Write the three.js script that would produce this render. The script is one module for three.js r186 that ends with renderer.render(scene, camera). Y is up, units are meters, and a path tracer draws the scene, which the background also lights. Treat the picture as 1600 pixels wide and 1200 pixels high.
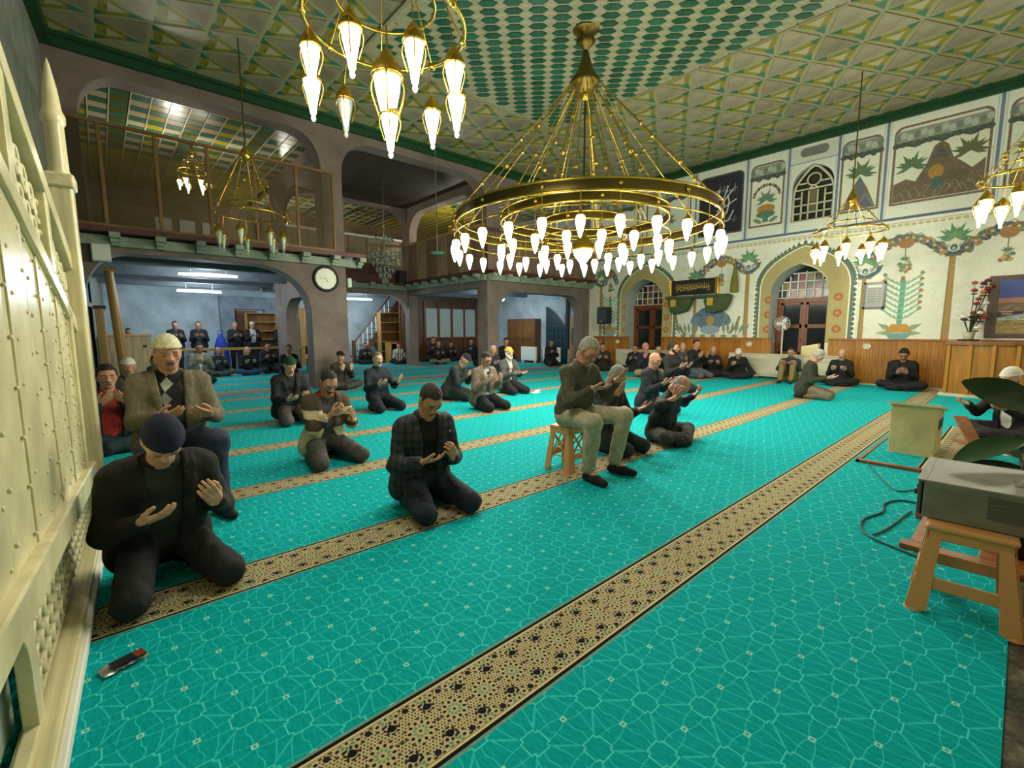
import * as THREE from 'three';
import { RoundedBoxGeometry } from 'three/addons/geometries/RoundedBoxGeometry.js';
import { mergeGeometries, mergeVertices, toCreasedNormals } from 'three/addons/utils/BufferGeometryUtils.js';

// ------------------------------------------------------------ camera, sky, exposure
const scene = new THREE.Scene();
scene.background = new THREE.Color(0x05070a);          // night behind the windows
const camera = new THREE.PerspectiveCamera(79.92, 4 / 3, 0.05, 120);
{
  const m = new THREE.Matrix4().makeBasis(
    new THREE.Vector3(0.74478, -0.003425, 0.667301),
    new THREE.Vector3(0.080492, 0.993147, -0.084741),
    new THREE.Vector3(-0.662438, 0.116825, 0.739951));
  camera.quaternion.setFromRotationMatrix(m);
  camera.position.set(0, 1.35, 0);
}
scene.add(camera);
const renderer = new THREE.WebGLRenderer({ antialias: true });
renderer.toneMapping = THREE.LinearToneMapping;
renderer.toneMappingExposure = 1.0;
renderer.shadowMap.enabled = true;
renderer.shadowMap.type = THREE.PCFSoftShadowMap;
const LIGHT = { big: 6.8, mid: 5.0, gallery: 5.5, tube: 10.0 };   // candela of each lamp light
const WARM = new THREE.Color(1.0, 0.95, 0.80), COOL = new THREE.Color(0.80, 0.92, 1.0);

// ------------------------------------------------------------ helpers
const V = (x, y, z) => new THREE.Vector3(x, y, z);
function rng(seed) { let s = seed >>> 0; return () => { s = (s + 0x6D2B79F5) | 0; let t = Math.imul(s ^ (s >>> 15), 1 | s); t = (t + Math.imul(t ^ (t >>> 7), 61 | t)) ^ t; return ((t ^ (t >>> 14)) >>> 0) / 4294967296; }; }
const rnd = rng(20240611);
const used = {};
function numbered(n) { if (used[n] === undefined) { used[n] = 0; return n; } used[n]++; return n + '_' + String(used[n]).padStart(3, '0'); }
function shade(o) { o.castShadow = true; o.receiveShadow = true; return o; }
function tag(o, label, category, group, kind) { o.userData.label = label; o.userData.category = category; if (group) o.userData.group = group; if (kind) o.userData.kind = kind; return o; }
function thing(name, label, category, pos = [0, 0, 0], turn = 0, group) {
  const o = new THREE.Group(); o.name = numbered(name); o.position.set(...pos); o.rotation.y = turn; scene.add(o);
  return tag(o, label, category, group);
}
function part(name, geo, mat, parent) { const m = shade(new THREE.Mesh(geo, mat)); m.name = name; parent.add(m); return m; }
function struct(name, geo, mat, label, category) {
  const m = shade(geo ? new THREE.Mesh(geo, mat) : new THREE.Group()); m.name = numbered(name); m.userData.kind = 'structure'; scene.add(m);
  if (label) { m.userData.label = label; m.userData.category = category; }
  return m;
}
function solo(name, geo, mat, label, category, group) { const m = shade(new THREE.Mesh(geo, mat)); m.name = numbered(name); scene.add(m); return tag(m, label, category, group); }
function clean(g) { const q = g.index ? g.toNonIndexed() : g; for (const k of Object.keys(q.attributes)) if (!['position', 'normal', 'uv'].includes(k)) q.deleteAttribute(k); q.morphAttributes = {}; return q; }
function merge(list) { return mergeGeometries(list.map(clean)); }
const box = (w, h, d, x = 0, y = 0, z = 0) => new THREE.BoxGeometry(w, h, d).translate(x, y, z);
const bx = (x0, x1, y0, y1, z0, z1) => box(Math.abs(x1 - x0), Math.abs(y1 - y0), Math.abs(z1 - z0), (x0 + x1) / 2, (y0 + y1) / 2, (z0 + z1) / 2);
const rbx = (x0, x1, y0, y1, z0, z1, r = 0.01) => new RoundedBoxGeometry(Math.abs(x1 - x0), Math.abs(y1 - y0), Math.abs(z1 - z0), 2, Math.min(r, Math.abs(x1 - x0) * .49, Math.abs(y1 - y0) * .49, Math.abs(z1 - z0) * .49)).translate((x0 + x1) / 2, (y0 + y1) / 2, (z0 + z1) / 2);
function cyl(a, b, r0, r1 = r0, seg = 10) {      // rod from a to b
  const A = V(...a), B = V(...b), d = B.clone().sub(A), L = d.length();
  const g = new THREE.CylinderGeometry(r1, r0, L, seg).translate(0, L / 2, 0);
  g.applyQuaternion(new THREE.Quaternion().setFromUnitVectors(V(0, 1, 0), d.normalize()));
  return g.translate(A.x, A.y, A.z);
}
const tube = (pts, r, seg = 40, rs = 6, closed = false) => new THREE.TubeGeometry(new THREE.CatmullRomCurve3(pts.map(p => V(...p)), closed), seg, r, rs, closed);
const lathe = (pts, seg = 16) => new THREE.LatheGeometry(pts.map(p => new THREE.Vector2(p[0], p[1])), seg);
const sph = (r, x = 0, y = 0, z = 0, a = 12, b = 8) => new THREE.SphereGeometry(r, a, b).translate(x, y, z);
function extrude(shape, depth, bevel = 0, seg = 10) {
  return new THREE.ExtrudeGeometry(shape, { depth, bevelEnabled: bevel > 0, bevelSize: bevel, bevelThickness: bevel, bevelSegments: 2, curveSegments: seg });
}
function poly(pts) { const s = new THREE.Shape(); pts.forEach((p, i) => i ? s.lineTo(p[0], p[1]) : s.moveTo(p[0], p[1])); s.closePath(); return s; }
// canvas texture
function canvas(w, h, draw) { const c = document.createElement('canvas'); c.width = w; c.height = h; const g = c.getContext('2d'); draw(g, w, h); return c; }
function ctex(w, h, draw, srgb = true, wrap = true) {
  const t = new THREE.CanvasTexture(canvas(w, h, draw));
  if (srgb) t.colorSpace = THREE.SRGBColorSpace;
  if (wrap) t.wrapS = t.wrapT = THREE.RepeatWrapping;
  t.anisotropy = 8; return t;
}
const css = (r, g, b) => `rgb(${r | 0},${g | 0},${b | 0})`;
// uv in metres from the position, by dominant normal
function uvBox(g, s = 1) {
  const p = g.attributes.position, n = g.attributes.normal, uv = new Float32Array(p.count * 2);
  for (let i = 0; i < p.count; i++) {
    const ax = Math.abs(n.getX(i)), ay = Math.abs(n.getY(i)), az = Math.abs(n.getZ(i));
    let u, v; if (ay > ax && ay > az) { u = p.getX(i); v = p.getZ(i); } else if (ax > az) { u = p.getZ(i); v = p.getY(i); } else { u = p.getX(i); v = p.getY(i); }
    uv[i * 2] = u * s; uv[i * 2 + 1] = v * s;
  }
  g.setAttribute('uv', new THREE.BufferAttribute(uv, 2)); return g;
}
// tiling grain
function noiseTex(size, seed, octaves, lo, hi, sx = 1, sy = 1, srgb = false) {
  const r = rng(seed), data = new Uint8Array(size * size * 4), acc = new Float32Array(size * size);
  let amp = 1, tot = 0;
  for (const o of octaves) {
    const nx = Math.max(1, Math.round(o * sx)), ny = Math.max(1, Math.round(o * sy)), g = new Float32Array(nx * ny); for (let i = 0; i < g.length; i++) g[i] = r();
    for (let y = 0; y < size; y++) for (let x = 0; x < size; x++) {
      const fx = x / size * nx, fy = y / size * ny, ix = Math.floor(fx), iy = Math.floor(fy), tx = fx - ix, ty = fy - iy;
      const a = g[(iy % ny) * nx + ix % nx], b = g[(iy % ny) * nx + (ix + 1) % nx], c = g[((iy + 1) % ny) * nx + ix % nx], d = g[((iy + 1) % ny) * nx + (ix + 1) % nx];
      const ux = tx * tx * (3 - 2 * tx), uy = ty * ty * (3 - 2 * ty);
      acc[y * size + x] += amp * (a + (b - a) * ux + (c - a) * uy + (a - b - c + d) * ux * uy);
    }
    tot += amp; amp *= 0.62;
  }
  for (let i = 0; i < size * size; i++) { const v = lo + (hi - lo) * Math.min(1, Math.max(0, (acc[i] / tot - 0.5) * 1.6 + 0.5)); data[i * 4] = data[i * 4 + 1] = data[i * 4 + 2] = v * 255; data[i * 4 + 3] = 255; }
  const t = new THREE.DataTexture(data, size, size); t.wrapS = t.wrapT = THREE.RepeatWrapping; t.magFilter = THREE.LinearFilter; t.minFilter = THREE.LinearMipmapLinearFilter; t.generateMipmaps = true; if (srgb) t.colorSpace = THREE.SRGBColorSpace; t.needsUpdate = true; return t;
}
const T = {
  plaster: noiseTex(256, 5, [4, 9, 21, 60, 128], 0.80, 1.0, 1, 1, true),
  plasterBump: noiseTex(256, 6, [7, 19, 50, 120], 0, 1),
  wood: noiseTex(256, 7, [3, 8, 20, 60], 0.70, 1.0, 6, 0.5, true),
  cloth: noiseTex(256, 8, [12, 40, 110], 0.82, 1.0, 1, 1, true),
  clothBump: noiseTex(128, 9, [40, 64], 0, 1),
};
const std = (color, rough = 0.7, extra = {}) => new THREE.MeshStandardMaterial({ color, roughness: rough, metalness: 0, ...extra });
const M = {
  taupe: std('#807169', 0.8, { map: T.plaster, bumpMap: T.plasterBump, bumpScale: 0.004 }),
  greyGreen: std('#868a7e', 0.75, { map: T.plaster }),
  sage: std('#93a08c', 0.6, { map: T.plaster }),
  green: std('#0b4420', 0.55, { map: T.plaster }),
  cream: std('#d9d3b4', 0.45, { map: T.plaster }),
  creamPaint: std('#e6dcae', 0.32, { map: T.plaster }),
  blueWall: std('#bfd0da', 0.8, { map: T.plaster }),
  white: std('#e4e4dc', 0.6),
  darkWood: std('#3f2f28', 0.6, { map: T.wood }),
  brownWood: std('#6b4a31', 0.5, { map: T.wood }),
  redWood: std('#5d2b1d', 0.5, { map: T.wood }),
  doorWood: std('#8a4a20', 0.4, { map: T.wood }),
  honey: std('#c07f22', 0.38, { map: T.wood }),
  pine: std('#c79a55', 0.5, { map: T.wood }),
  gold: new THREE.MeshStandardMaterial({ color: '#d9b24a', roughness: 0.22, metalness: 1 }),
  brassDark: new THREE.MeshStandardMaterial({ color: '#7d6a35', roughness: 0.4, metalness: 1 }),
  chrome: new THREE.MeshStandardMaterial({ color: '#c9ccc6', roughness: 0.2, metalness: 1 }),
  black: std('#141414', 0.6),
  glassDark: std('#20262a', 0.08),
  bulb: new THREE.MeshStandardMaterial({ color: '#fff6dc', emissive: new THREE.Color(1, 0.94, 0.74), emissiveIntensity: 5.5, roughness: 0.4 }),
  tube: new THREE.MeshStandardMaterial({ color: '#f2f8ff', emissive: new THREE.Color(0.78, 0.9, 1), emissiveIntensity: 6, roughness: 0.4 }),
  glass: new THREE.MeshPhysicalMaterial({ color: '#f4f8f4', roughness: 0.08, transmission: 1, thickness: 0, ior: 1.45 }),
  plastic: std('#c8925a', 0.42),
};
function lamp(pos, cd, color = WARM, radius = 3, shadow = true) {
  const l = new THREE.PointLight(color, cd, 0, 2); l.position.set(...pos); l.castShadow = shadow; l.shadow.mapSize.set(512, 512); l.shadow.radius = radius; l.shadow.bias = -0.002; return l;
}
// ------------------------------------------------------------ layout
const XR = 13.86, ZR = -11.1, ZB = -16.0, ZE = -19.6, ZQ = 1.1, YC = 6.22, YB = 2.95, YG = 3.12;   // painted wall, arcade, recess back, end wall, qibla wall, ceiling, beam, gallery floor
const PZ = 1.512, PX = 0.828;

// ---- carpet
const carpetTex = ctex(1024, 2048, (g, w, h) => {
  const sx = w / PX, sz = h / PZ, X = m => m * sx, Z = m => m * sz, r = rng(3);
  g.fillStyle = '#009ca0'; g.fillRect(0, 0, w, h);
  for (let i = 0; i < 9000; i++) { g.fillStyle = r() < .5 ? 'rgba(0,70,80,.10)' : 'rgba(40,220,220,.06)'; g.fillRect(r() * w, r() * h, 2 + r() * 5, 1 + r() * 3); }
  const cx = PX / 6, cz = PZ / 10, line = '#4cc3b4';
  g.strokeStyle = line; g.lineCap = 'round'; g.lineJoin = 'round';
  const quad = (x, z, a) => {           // square with notched corners
    const n = a * .34; g.beginPath();
    const pts = [[-a + n, -a], [a - n, -a], [a - n, -a + n * .8], [a - n * .8, -a + n], [a, -a + n], [a, a - n], [a - n * .8, a - n], [a - n, a - n * .8], [a - n, a], [-a + n, a], [-a + n, a - n * .8], [-a + n * .8, a - n], [-a, a - n], [-a, -a + n], [-a + n * .8, -a + n], [-a + n, -a + n * .8]];
    pts.forEach((p, i) => i ? g.lineTo(X(x + p[0]), Z(z + p[1])) : g.moveTo(X(x + p[0]), Z(z + p[1]))); g.closePath(); g.stroke();
  };
  for (let j = -1; j < 12; j++) for (let i = -1; i < 8; i++) {
    const z = (0.904 - j * .1) * PZ, x = 0.685 + (i - 5) * cx, odd = ((i + j) & 1) !== 0;
    g.lineWidth = 6; g.strokeStyle = '#4fd2cf';
    if (odd) {
      quad(x, z, .041); g.lineWidth = 4.5; g.strokeStyle = '#2fc2c4';
      for (const [sx2, sz2] of [[1, 1], [1, -1], [-1, 1], [-1, -1]]) {
        g.beginPath(); g.moveTo(X(x + sx2 * .03), Z(z + sz2 * .036)); g.quadraticCurveTo(X(x + sx2 * .05), Z(z + sz2 * .075), X(x + sx2 * .062), Z(z + sz2 * (cz - .01))); g.stroke();
        g.beginPath(); g.moveTo(X(x + sx2 * .036), Z(z + sz2 * .02)); g.quadraticCurveTo(X(x + sx2 * .075), Z(z + sz2 * .03), X(x + sx2 * (cx - .014)), Z(z + sz2 * .012)); g.stroke();
        g.beginPath(); g.moveTo(X(x + sx2 * .036), Z(z + sz2 * .05)); g.lineTo(X(x + sx2 * .1), Z(z + sz2 * .105)); g.stroke();
      }
    } else {
      g.fillStyle = '#93d6c8'; g.fillRect(X(x - .011), Z(z - .011), X(.022), Z(.022)); g.fillStyle = '#1b9c98'; g.fillRect(X(x - .0045), Z(z - .0045), X(.009), Z(.009));
      g.lineWidth = 4.5; g.strokeStyle = '#30c3c4';
      for (const s of [1, -1]) { g.beginPath(); g.moveTo(X(x), Z(z + s * .011)); g.lineTo(X(x), Z(z + s * .05)); g.quadraticCurveTo(X(x + s * .02), Z(z + s * .08), X(x), Z(z + s * .11)); g.stroke(); }
    }
  }
  // prayer-row border
  const b0 = 0, b1 = .332, bm = .167;
  g.fillStyle = '#6f9486'; g.fillRect(0, Z(b0), w, Z(b1));
  g.fillStyle = '#16191b'; g.fillRect(0, Z(.012), w, Z(b1 - .024));
  g.fillStyle = '#cfc294'; g.fillRect(0, Z(.027), w, Z(b1 - .054));
  g.fillStyle = '#7d6a48'; g.fillRect(0, Z(.036), w, Z(b1 - .072));
  g.fillStyle = '#bbac82'; g.fillRect(0, Z(.039), w, Z(b1 - .078));
  g.save(); g.beginPath(); g.rect(0, Z(.040), w, Z(b1 - .080)); g.clip();
  const dot = (x, z, a, c) => { g.fillStyle = c; g.beginPath(); g.ellipse(X(x), Z(z), X(a), Z(a), 0, 0, 7); g.fill(); };
  const petal = (x, z, an, rad, l, t, c) => { g.save(); g.translate(X(x + Math.cos(an) * rad), Z(z + Math.sin(an) * rad)); g.scale(sx / 1200, sz / 1200); g.rotate(an); g.fillStyle = c; g.beginPath(); g.moveTo(-l * 1200, 0); g.lineTo(-l * 300, -t * 1200); g.lineTo(l * 900, -t * 700); g.lineTo(l * 900, t * 700); g.lineTo(-l * 300, t * 1200); g.closePath(); g.fill(); g.restore(); };
  const ros = (x, z, gcol) => { dot(x, z, .047, '#bbac82'); for (let k = 0; k < 10; k++) { const an = k * Math.PI / 5; petal(x, z, an, .021, .0090, .0052, gcol); petal(x, z, an + .314, .037, .0085, .0062, '#211f2a'); petal(x, z, an, .053, .0075, .0056, '#3a332e'); } dot(x, z, .0055, '#2b2a3a'); };
  for (let iz = 0; iz < 22; iz++) for (let ix = 0; ix < 66; ix++) dot((ix + (iz & 1) * .5) * PX / 66, .045 + iz * .0115, .0034, (ix * 7 + iz * 3) % 5 ? '#3f382f' : '#5f7460');
  for (let i = -1; i < 8; i++) {
    const x = .567 + (i - 4) * cx;
    ros(x, bm, '#6f8f70');
    ros(x + cx / 2, .045, '#5f8268'); ros(x + cx / 2, b1 - .045, '#5f8268');
    for (const s of [-1, 1]) { dot(x + cx / 2, bm + s * .0735, .0145, '#151724'); dot(x, bm + s * .108, .0115, '#211f28'); for (let k = 0; k < 8; k++) { const a = k * Math.PI / 4 + .2; dot(x + cx / 2 + Math.cos(a) * .024, bm + s * .0735 + Math.sin(a) * .024, .0054, '#2e2a34'); } }
    dot(x + cx / 2, bm, .0075, '#3a3a3a');
  }
  g.restore();
});
const carpetBump = noiseTex(256, 31, [64, 128], 0, 1);
const carpetMat = new THREE.MeshPhysicalMaterial({ map: carpetTex, specularIntensity: .15, roughness: 0.92, bumpMap: carpetBump, bumpScale: 0.002 });
{
  const g = bx(-1.6, XR + .8, -.12, 0, ZE, .06), p = g.attributes.position, uv = g.attributes.uv;
  for (let i = 0; i < p.count; i++) uv.setXY(i, p.getX(i) / PX, -(p.getZ(i) + 1.425) / PZ);
  const f = struct('floor', g, carpetMat, 'turquoise mosque carpet with patterned prayer-row borders', 'floor');
  const strip = uvBox(bx(-1.6, XR + .3, -.12, -.004, .06, ZQ + .3), 2);
  part('stone_strip', strip, std('#6f6a55', 0.8, { map: noiseTex(128, 77, [9, 30, 64], 0.35, 1, 1, 1, true) }), f);
  part('slab', bx(-1.6, XR + .3, -.3, -.12, ZE, ZQ + .3), std('#555550', .9), f);
}

// ---- painted right-hand wall, one flat painting over the plaster
const WZ0 = ZR - .4, WZ1 = ZQ + .2;            // extent along z
const wallTex = ctex(2048, 1040, (g, w, h) => {
  const s = w / (WZ1 - WZ0), X = z => (z - WZ0) * s, Y = y => h - y * s, r = rng(11);
  g.fillStyle = '#dcdccb'; g.fillRect(0, 0, w, h);
  for (let i = 0; i < 2500; i++) { g.fillStyle = r() < .5 ? 'rgba(120,120,95,.05)' : 'rgba(255,255,245,.06)'; g.beginPath(); g.ellipse(r() * w, r() * h, 4 + r() * 22, 3 + r() * 14, 0, 0, 7); g.fill(); }
  const rect = (z0, z1, y0, y1, c) => { g.fillStyle = c; g.fillRect(X(Math.min(z0, z1)), Y(Math.max(y0, y1)), Math.abs(z1 - z0) * s, Math.abs(y1 - y0) * s); };
  const el = (z, y, a, b, c, ro = 0) => { g.fillStyle = c; g.beginPath(); g.ellipse(X(z), Y(y), a * s, b * s, ro, 0, 7); g.fill(); };
  const path = (pts, c, lw) => { g.beginPath(); pts.forEach((p, i) => i ? g.lineTo(X(p[0]), Y(p[1])) : g.moveTo(X(p[0]), Y(p[1]))); if (lw) { g.strokeStyle = c; g.lineWidth = lw * s; g.lineCap = 'round'; g.lineJoin = 'round'; g.stroke(); } else { g.fillStyle = c; g.closePath(); g.fill(); } };
  const frond = (z, y, a, l, c, wd = .05) => { const dz = Math.cos(a) * l, dy = Math.sin(a) * l, nz = -Math.sin(a) * wd, ny = Math.cos(a) * wd; path([[z, y], [z + dz * .5 + nz, y + dy * .5 + ny], [z + dz, y + dy], [z + dz * .5 - nz, y + dy * .5 - ny]], c); };
  const palm = (z, y, R, c, n = 13) => { for (let k = 0; k < n; k++) { const a = -0.35 + k / (n - 1) * (Math.PI + .7); frond(z, y, a, R * (.75 + .25 * Math.sin(k * 2.3)), c, R * .11); } };
  const script = (z0, z1, y, hh, c, seed) => { const q = rng(seed); g.strokeStyle = c; g.lineCap = 'round'; for (let z = z0; z < z1; z += .07 + q() * .05) { g.lineWidth = (.018 + q() * .016) * s; g.beginPath(); g.moveTo(X(z), Y(y + hh * (q() - .3))); g.bezierCurveTo(X(z + .05), Y(y + hh * (q() * 1.4 - .7)), X(z - .03), Y(y - hh * q()), X(z + .09), Y(y + hh * (q() - .5) * .6)); g.stroke(); if (q() < .45) { g.beginPath(); g.moveTo(X(z + .02), Y(y - hh * .4)); g.lineTo(X(z + .03), Y(y + hh * .8)); g.stroke(); } } };
  // upper register: blue dividing lines, framed pictures under the cornice
  rect(WZ0, WZ1, 3.83, 3.89, '#4d5f7d'); rect(WZ0, WZ1, 3.89, 6.3, '#d3d6c8');
  for (let z = WZ0; z < WZ1; z += .12) { el(z, 3.7, .05, .03, '#b3ab88'); } rect(WZ0, WZ1, 3.745, 3.765, '#b7ae8a');
  for (const z of [-8.9, -7.05, -5.57, -4.53, -3.43, -2.5, -0.70, 0.4]) { rect(z - .028, z + .028, 3.87, 6.1, '#66758c'); rect(z - .07, z - .055, 3.87, 6.1, '#a8b0ac'); rect(z + .055, z + .07, 3.87, 6.1, '#a8b0ac'); }
  const frame = (z0, z1, y0, y1, bg, line = '#6d5a4c') => { g.fillStyle = line; g.beginPath(); g.roundRect(X(z0), Y(y1), (z1 - z0) * s, (y1 - y0) * s, [.16 * s, .16 * s, .02 * s, .02 * s]); g.fill(); g.fillStyle = bg; g.beginPath(); g.roundRect(X(z0 + .045), Y(y1 - .045), (z1 - z0 - .09) * s, (y1 - y0 - .09) * s, [.13 * s, .13 * s, .02 * s, .02 * s]); g.fill(); };
  const swag = (z0, z1, y) => { rect(z0, z1, y, y + .3, '#85877a'); const n = Math.round((z1 - z0) / .11); for (let k = 0; k <= n; k++) { const z = z0 + (z1 - z0) * k / n; el(z, y + .17 + .03 * Math.sin(k * 2.1), .06, .075, k % 3 ? '#a4aa9c' : '#6a7a6c'); el(z, y, .075, .06, '#48544a'); } path(Array.from({ length: 24 }, (_, k) => [z0 + (z1 - z0) * k / 23, y - .03 + .05 * Math.sin(k * .9)]), '#3c453d', .04); };
  // dark calligraphy picture
  frame(-6.95, -5.66, 4.12, 5.82, '#1c1d2a', '#4a4440'); script(-6.75, -5.85, 5.35, .16, '#7d8190', 4); script(-6.75, -5.9, 4.5, .12, '#5a5e70', 5);
  path([[-6.25, 4.55], [-6.1, 4.75], [-6.05, 5.0], [-6.1, 5.2]], '#d5d6d2', .035); path([[-6.45, 4.95], [-6.2, 5.05], [-5.95, 5.35]], '#d5d6d2', .03); path([[-6.4, 4.8], [-6.15, 4.9], [-5.85, 5.05]], '#d5d6d2', .028); path([[-6.4, 5.1], [-6.36, 5.4]], '#d5d6d2', .03); path([[-6.22, 5.1], [-6.1, 5.45]], '#d5d6d2', .03); path([[-6.5, 4.6], [-6.3, 4.45], [-6.05, 4.5], [-5.92, 4.75]], '#d5d6d2', .03);
  // narrow flower-basket picture
  frame(-5.48, -4.62, 4.16, 5.82, '#d6d6c4'); swag(-5.43, -4.67, 5.46);
  palm(-5.05, 4.85, .32, '#5f7a66', 15); for (let k = 0; k < 13; k++) { const a = .2 + k / 12 * 2.74; el(-5.05 + Math.cos(a) * .33, 4.92 + Math.sin(a) * .33, .035, .045, k % 2 ? '#39453c' : '#7b6b4f'); }
  el(-5.05, 4.62, .23, .13, '#a87d35'); el(-5.05, 4.48, .24, .10, '#597763'); rect(-5.12, -4.98, 4.27, 4.45, '#597763'); el(-5.25, 4.32, .12, .05, '#6d8a74', .5); el(-4.85, 4.32, .12, .05, '#6d8a74', -.5);
  // palm-over-mountain picture
  frame(-3.37, -2.58, 4.16, 5.84, '#cfd2bd'); swag(-3.32, -2.63, 5.48);
  palm(-2.97, 5.02, .36, '#4f6a4c', 17); path([[-3.32, 4.22], [-3.12, 4.7], [-2.98, 4.98], [-2.82, 4.68], [-2.64, 4.22]], '#6f6348'); path([[-3.0, 4.95], [-2.85, 4.6], [-2.68, 4.25], [-2.88, 4.25], [-2.98, 4.6]], '#59607a'); path([[-3.14, 4.22], [-3.0, 4.52], [-2.9, 4.22]], '#a27c3a'); el(-2.98, 4.85, .06, .05, '#3b6a7d'); path([[-3.3, 4.24], [-3.1, 4.5], [-2.97, 4.3], [-2.85, 4.55], [-2.68, 4.26]], '#8f8560', .018);
  // broad landscape picture
  frame(-2.38, -0.80, 4.16, 5.86, '#cdd0bb'); swag(-2.33, -0.85, 5.46);
  palm(-2.03, 4.95, .34, '#52694f', 15); palm(-1.1, 5.05, .36, '#5b5f3c', 15);
  path([[-2.33, 4.62], [-2.12, 4.7], [-1.95, 4.62], [-1.78, 4.95], [-1.68, 5.3], [-1.56, 5.38], [-1.45, 5.28], [-1.36, 5.0], [-1.2, 4.85], [-1.05, 4.7], [-.86, 4.86], [-.86, 4.22], [-2.33, 4.22]], '#67594a'); path([[-1.72, 5.05], [-1.56, 5.32], [-1.42, 5.02]], '#53504c');
  el(-1.62, 4.75, .13, .15, '#a17b38'); el(-1.58, 4.52, .10, .13, '#3d5c55'); el(-1.3, 4.6, .2, .14, '#5a5240');
  for (let k = 0; k < 9; k++) { const q = -2.3 + k * .17; path(Array.from({ length: 10 }, (_, i) => [q + i * .03, 4.3 + .12 * Math.sin(i * .6 + k) + .05 * (k % 3)]), '#8b7d60', .014); }
  frame(-0.58, 0.32, 4.16, 5.86, '#cbd0bd'); swag(-.53, .27, 5.46); palm(-.2, 4.9, .36, '#6d7d52', 15); rect(-.5, .25, 4.22, 4.5, '#7a6a4a');
  frame(-8.75, -7.2, 4.12, 5.82, '#cfd2c2'); swag(-8.7, -7.25, 5.46); palm(-8.0, 4.8, .36, '#56705a', 15); frame(-10.7, -9.05, 4.12, 5.82, '#cfd2c2'); swag(-10.65, -9.1, 5.46); palm(-9.9, 4.8, .36, '#56705a', 15);
  rect(-4.5, -3.46, 5.62, 5.98, '#c4c7ba'); g.fillStyle = '#6c6f68'; g.beginPath(); g.roundRect(X(-4.28), Y(5.95), .62 * s, .22 * s, .1 * s); g.fill(); rect(-4.5, -3.46, 5.585, 5.61, '#7d8796');
  // painted columns with palm capitals and the garlands between them
  const column = (z, y0, y1, wd) => { path([[z - wd, y0], [z - wd * .75, y1], [z + wd * .75, y1], [z + wd, y0]], '#a3834d'); path([[z - wd * .9, y0], [z - wd * .65, y1]], '#7d6436', .018); for (const sd of [-1, 1]) { path([[z, y1 - .02], [z + sd * .16, y1 + .03], [z + sd * .29, y1 + .14], [z + sd * .34, y1 + .30], [z + sd * .25, y1 + .27], [z + sd * .19, y1 + .16], [z, y1 + .07]], '#4a626c'); el(z + sd * .12, y1 + .2, .06, .05, '#b9b79c', sd); el(z + sd * .2, y1 + .27, .05, .06, '#8a6a48', sd); frond(z + sd * .08, y1 + .12, sd > 0 ? .9 : 2.24, .26, '#7d8f8a', .03); } el(z, y1 + .17, .06, .07, '#54707a'); el(z, y1 + .15, .025, .03, '#c9c6ac'); path([[z - .12, y1], [z + .12, y1]], '#8a6c3c', .03); palm(z, y1 + .38, .34, '#56835f', 17); palm(z, y1 + .38, .22, '#6d9568', 13); };
  for (const z of [-10.55, -6.95, -5.42, -2.72, -1.2, .35]) { if (z !== -2.72 && z !== -6.95) column(z, 1.05, 2.92, .065); else column(z, 1.05, 2.55, .05); }
  const garland = (za, zb) => { for (let k = 0; k <= 10; k++) { const t = k / 10, z = za + (zb - za) * t, y = 3.28 - .34 * Math.pow(Math.abs(t - .5) * 2, 2) + .12; el(z, y, .11, .085, ['#4c5d7a', '#9a6a42', '#5a7a68', '#a87a4a', '#46586c'][k % 5], r()); el(z + .04, y - .05, .07, .06, ['#6b7c58', '#b08a62', '#3f4f6a'][k % 3], r() * 3); for (let q = 0; q < 6; q++) frond(z, y, r() * 6.28, .1 + r() * .06, ['#5f7358', '#8a6a4c', '#556478', '#a58a68'][Math.floor(r() * 4)], .022); el(z, y, .03, .028, '#c9b48a'); } path(Array.from({ length: 21 }, (_, k) => { const t = k / 20; return [za + (zb - za) * t, 3.5 - .34 * Math.pow(Math.abs(t - .5) * 2, 2) + .03 * Math.sin(k * 1.9)]; }), '#6d6a5c', .014); const zm = (za + zb) / 2; rect(zm - .01, zm + .01, 2.95, 3.3, '#8a7a58'); el(zm, 3.28, .14, .11, '#a0744a'); for (let q = 0; q < 14; q++) { const a = r() * 6.28, d = r() * .12; el(zm + Math.cos(a) * d, 2.79 + Math.sin(a) * d * 1.15, .045, .04, ['#8a8a5c', '#6f8a6c', '#9a6a48', '#b0a070', '#5d7f78'][q % 5], a); } for (let q = 0; q < 5; q++) frond(zm, 2.9, .5 + q * .53, .12, '#5f7d68', .02); };
  garland(-2.6, -1.4); garland(-1.0, .2); garland(-6.75, -5.6); garland(-10.4, -9.9); 
  // arch borders of the two doorways: toothed dark band, cream line, ochre band with rosettes
  for (const [z0, z1] of [[-5.20, -2.86], [-9.85, -7.55]]) {
    const zm = (z0 + z1) / 2, hw = (z1 - z0) / 2, N = 60;
    const arc = (off, k) => { const t = k / N, u = Math.abs(t - .5) * 2; const side = t < .5 ? -1 : 1; if (u > .62) { const v = (u - .62) / .38; return [zm + side * (hw - off), 2.35 - v * 1.35]; } const a = u / .62; return [zm + side * (hw - off) * Math.pow(Math.sin(a * Math.PI / 2), .82), 2.35 + (1.28 - off * .95) * Math.pow(1 - a, .72)]; };
    const band = (o0, o1, c) => { const a = [], b = []; for (let k = 0; k <= N; k++) { a.push(arc(o0, k)); b.unshift(arc(o1, k)); } path(a.concat(b), c); };
    band(-.02, .06, '#efeede'); for (let k = 0; k <= N * 1; k++) { const [z, y] = arc(.04, k); path([[z - .045, y - .03], [z + .045, y - .03], [z, y + .08]], '#56685c'); el(z, y, .045, .045, '#56685c'); }
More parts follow.
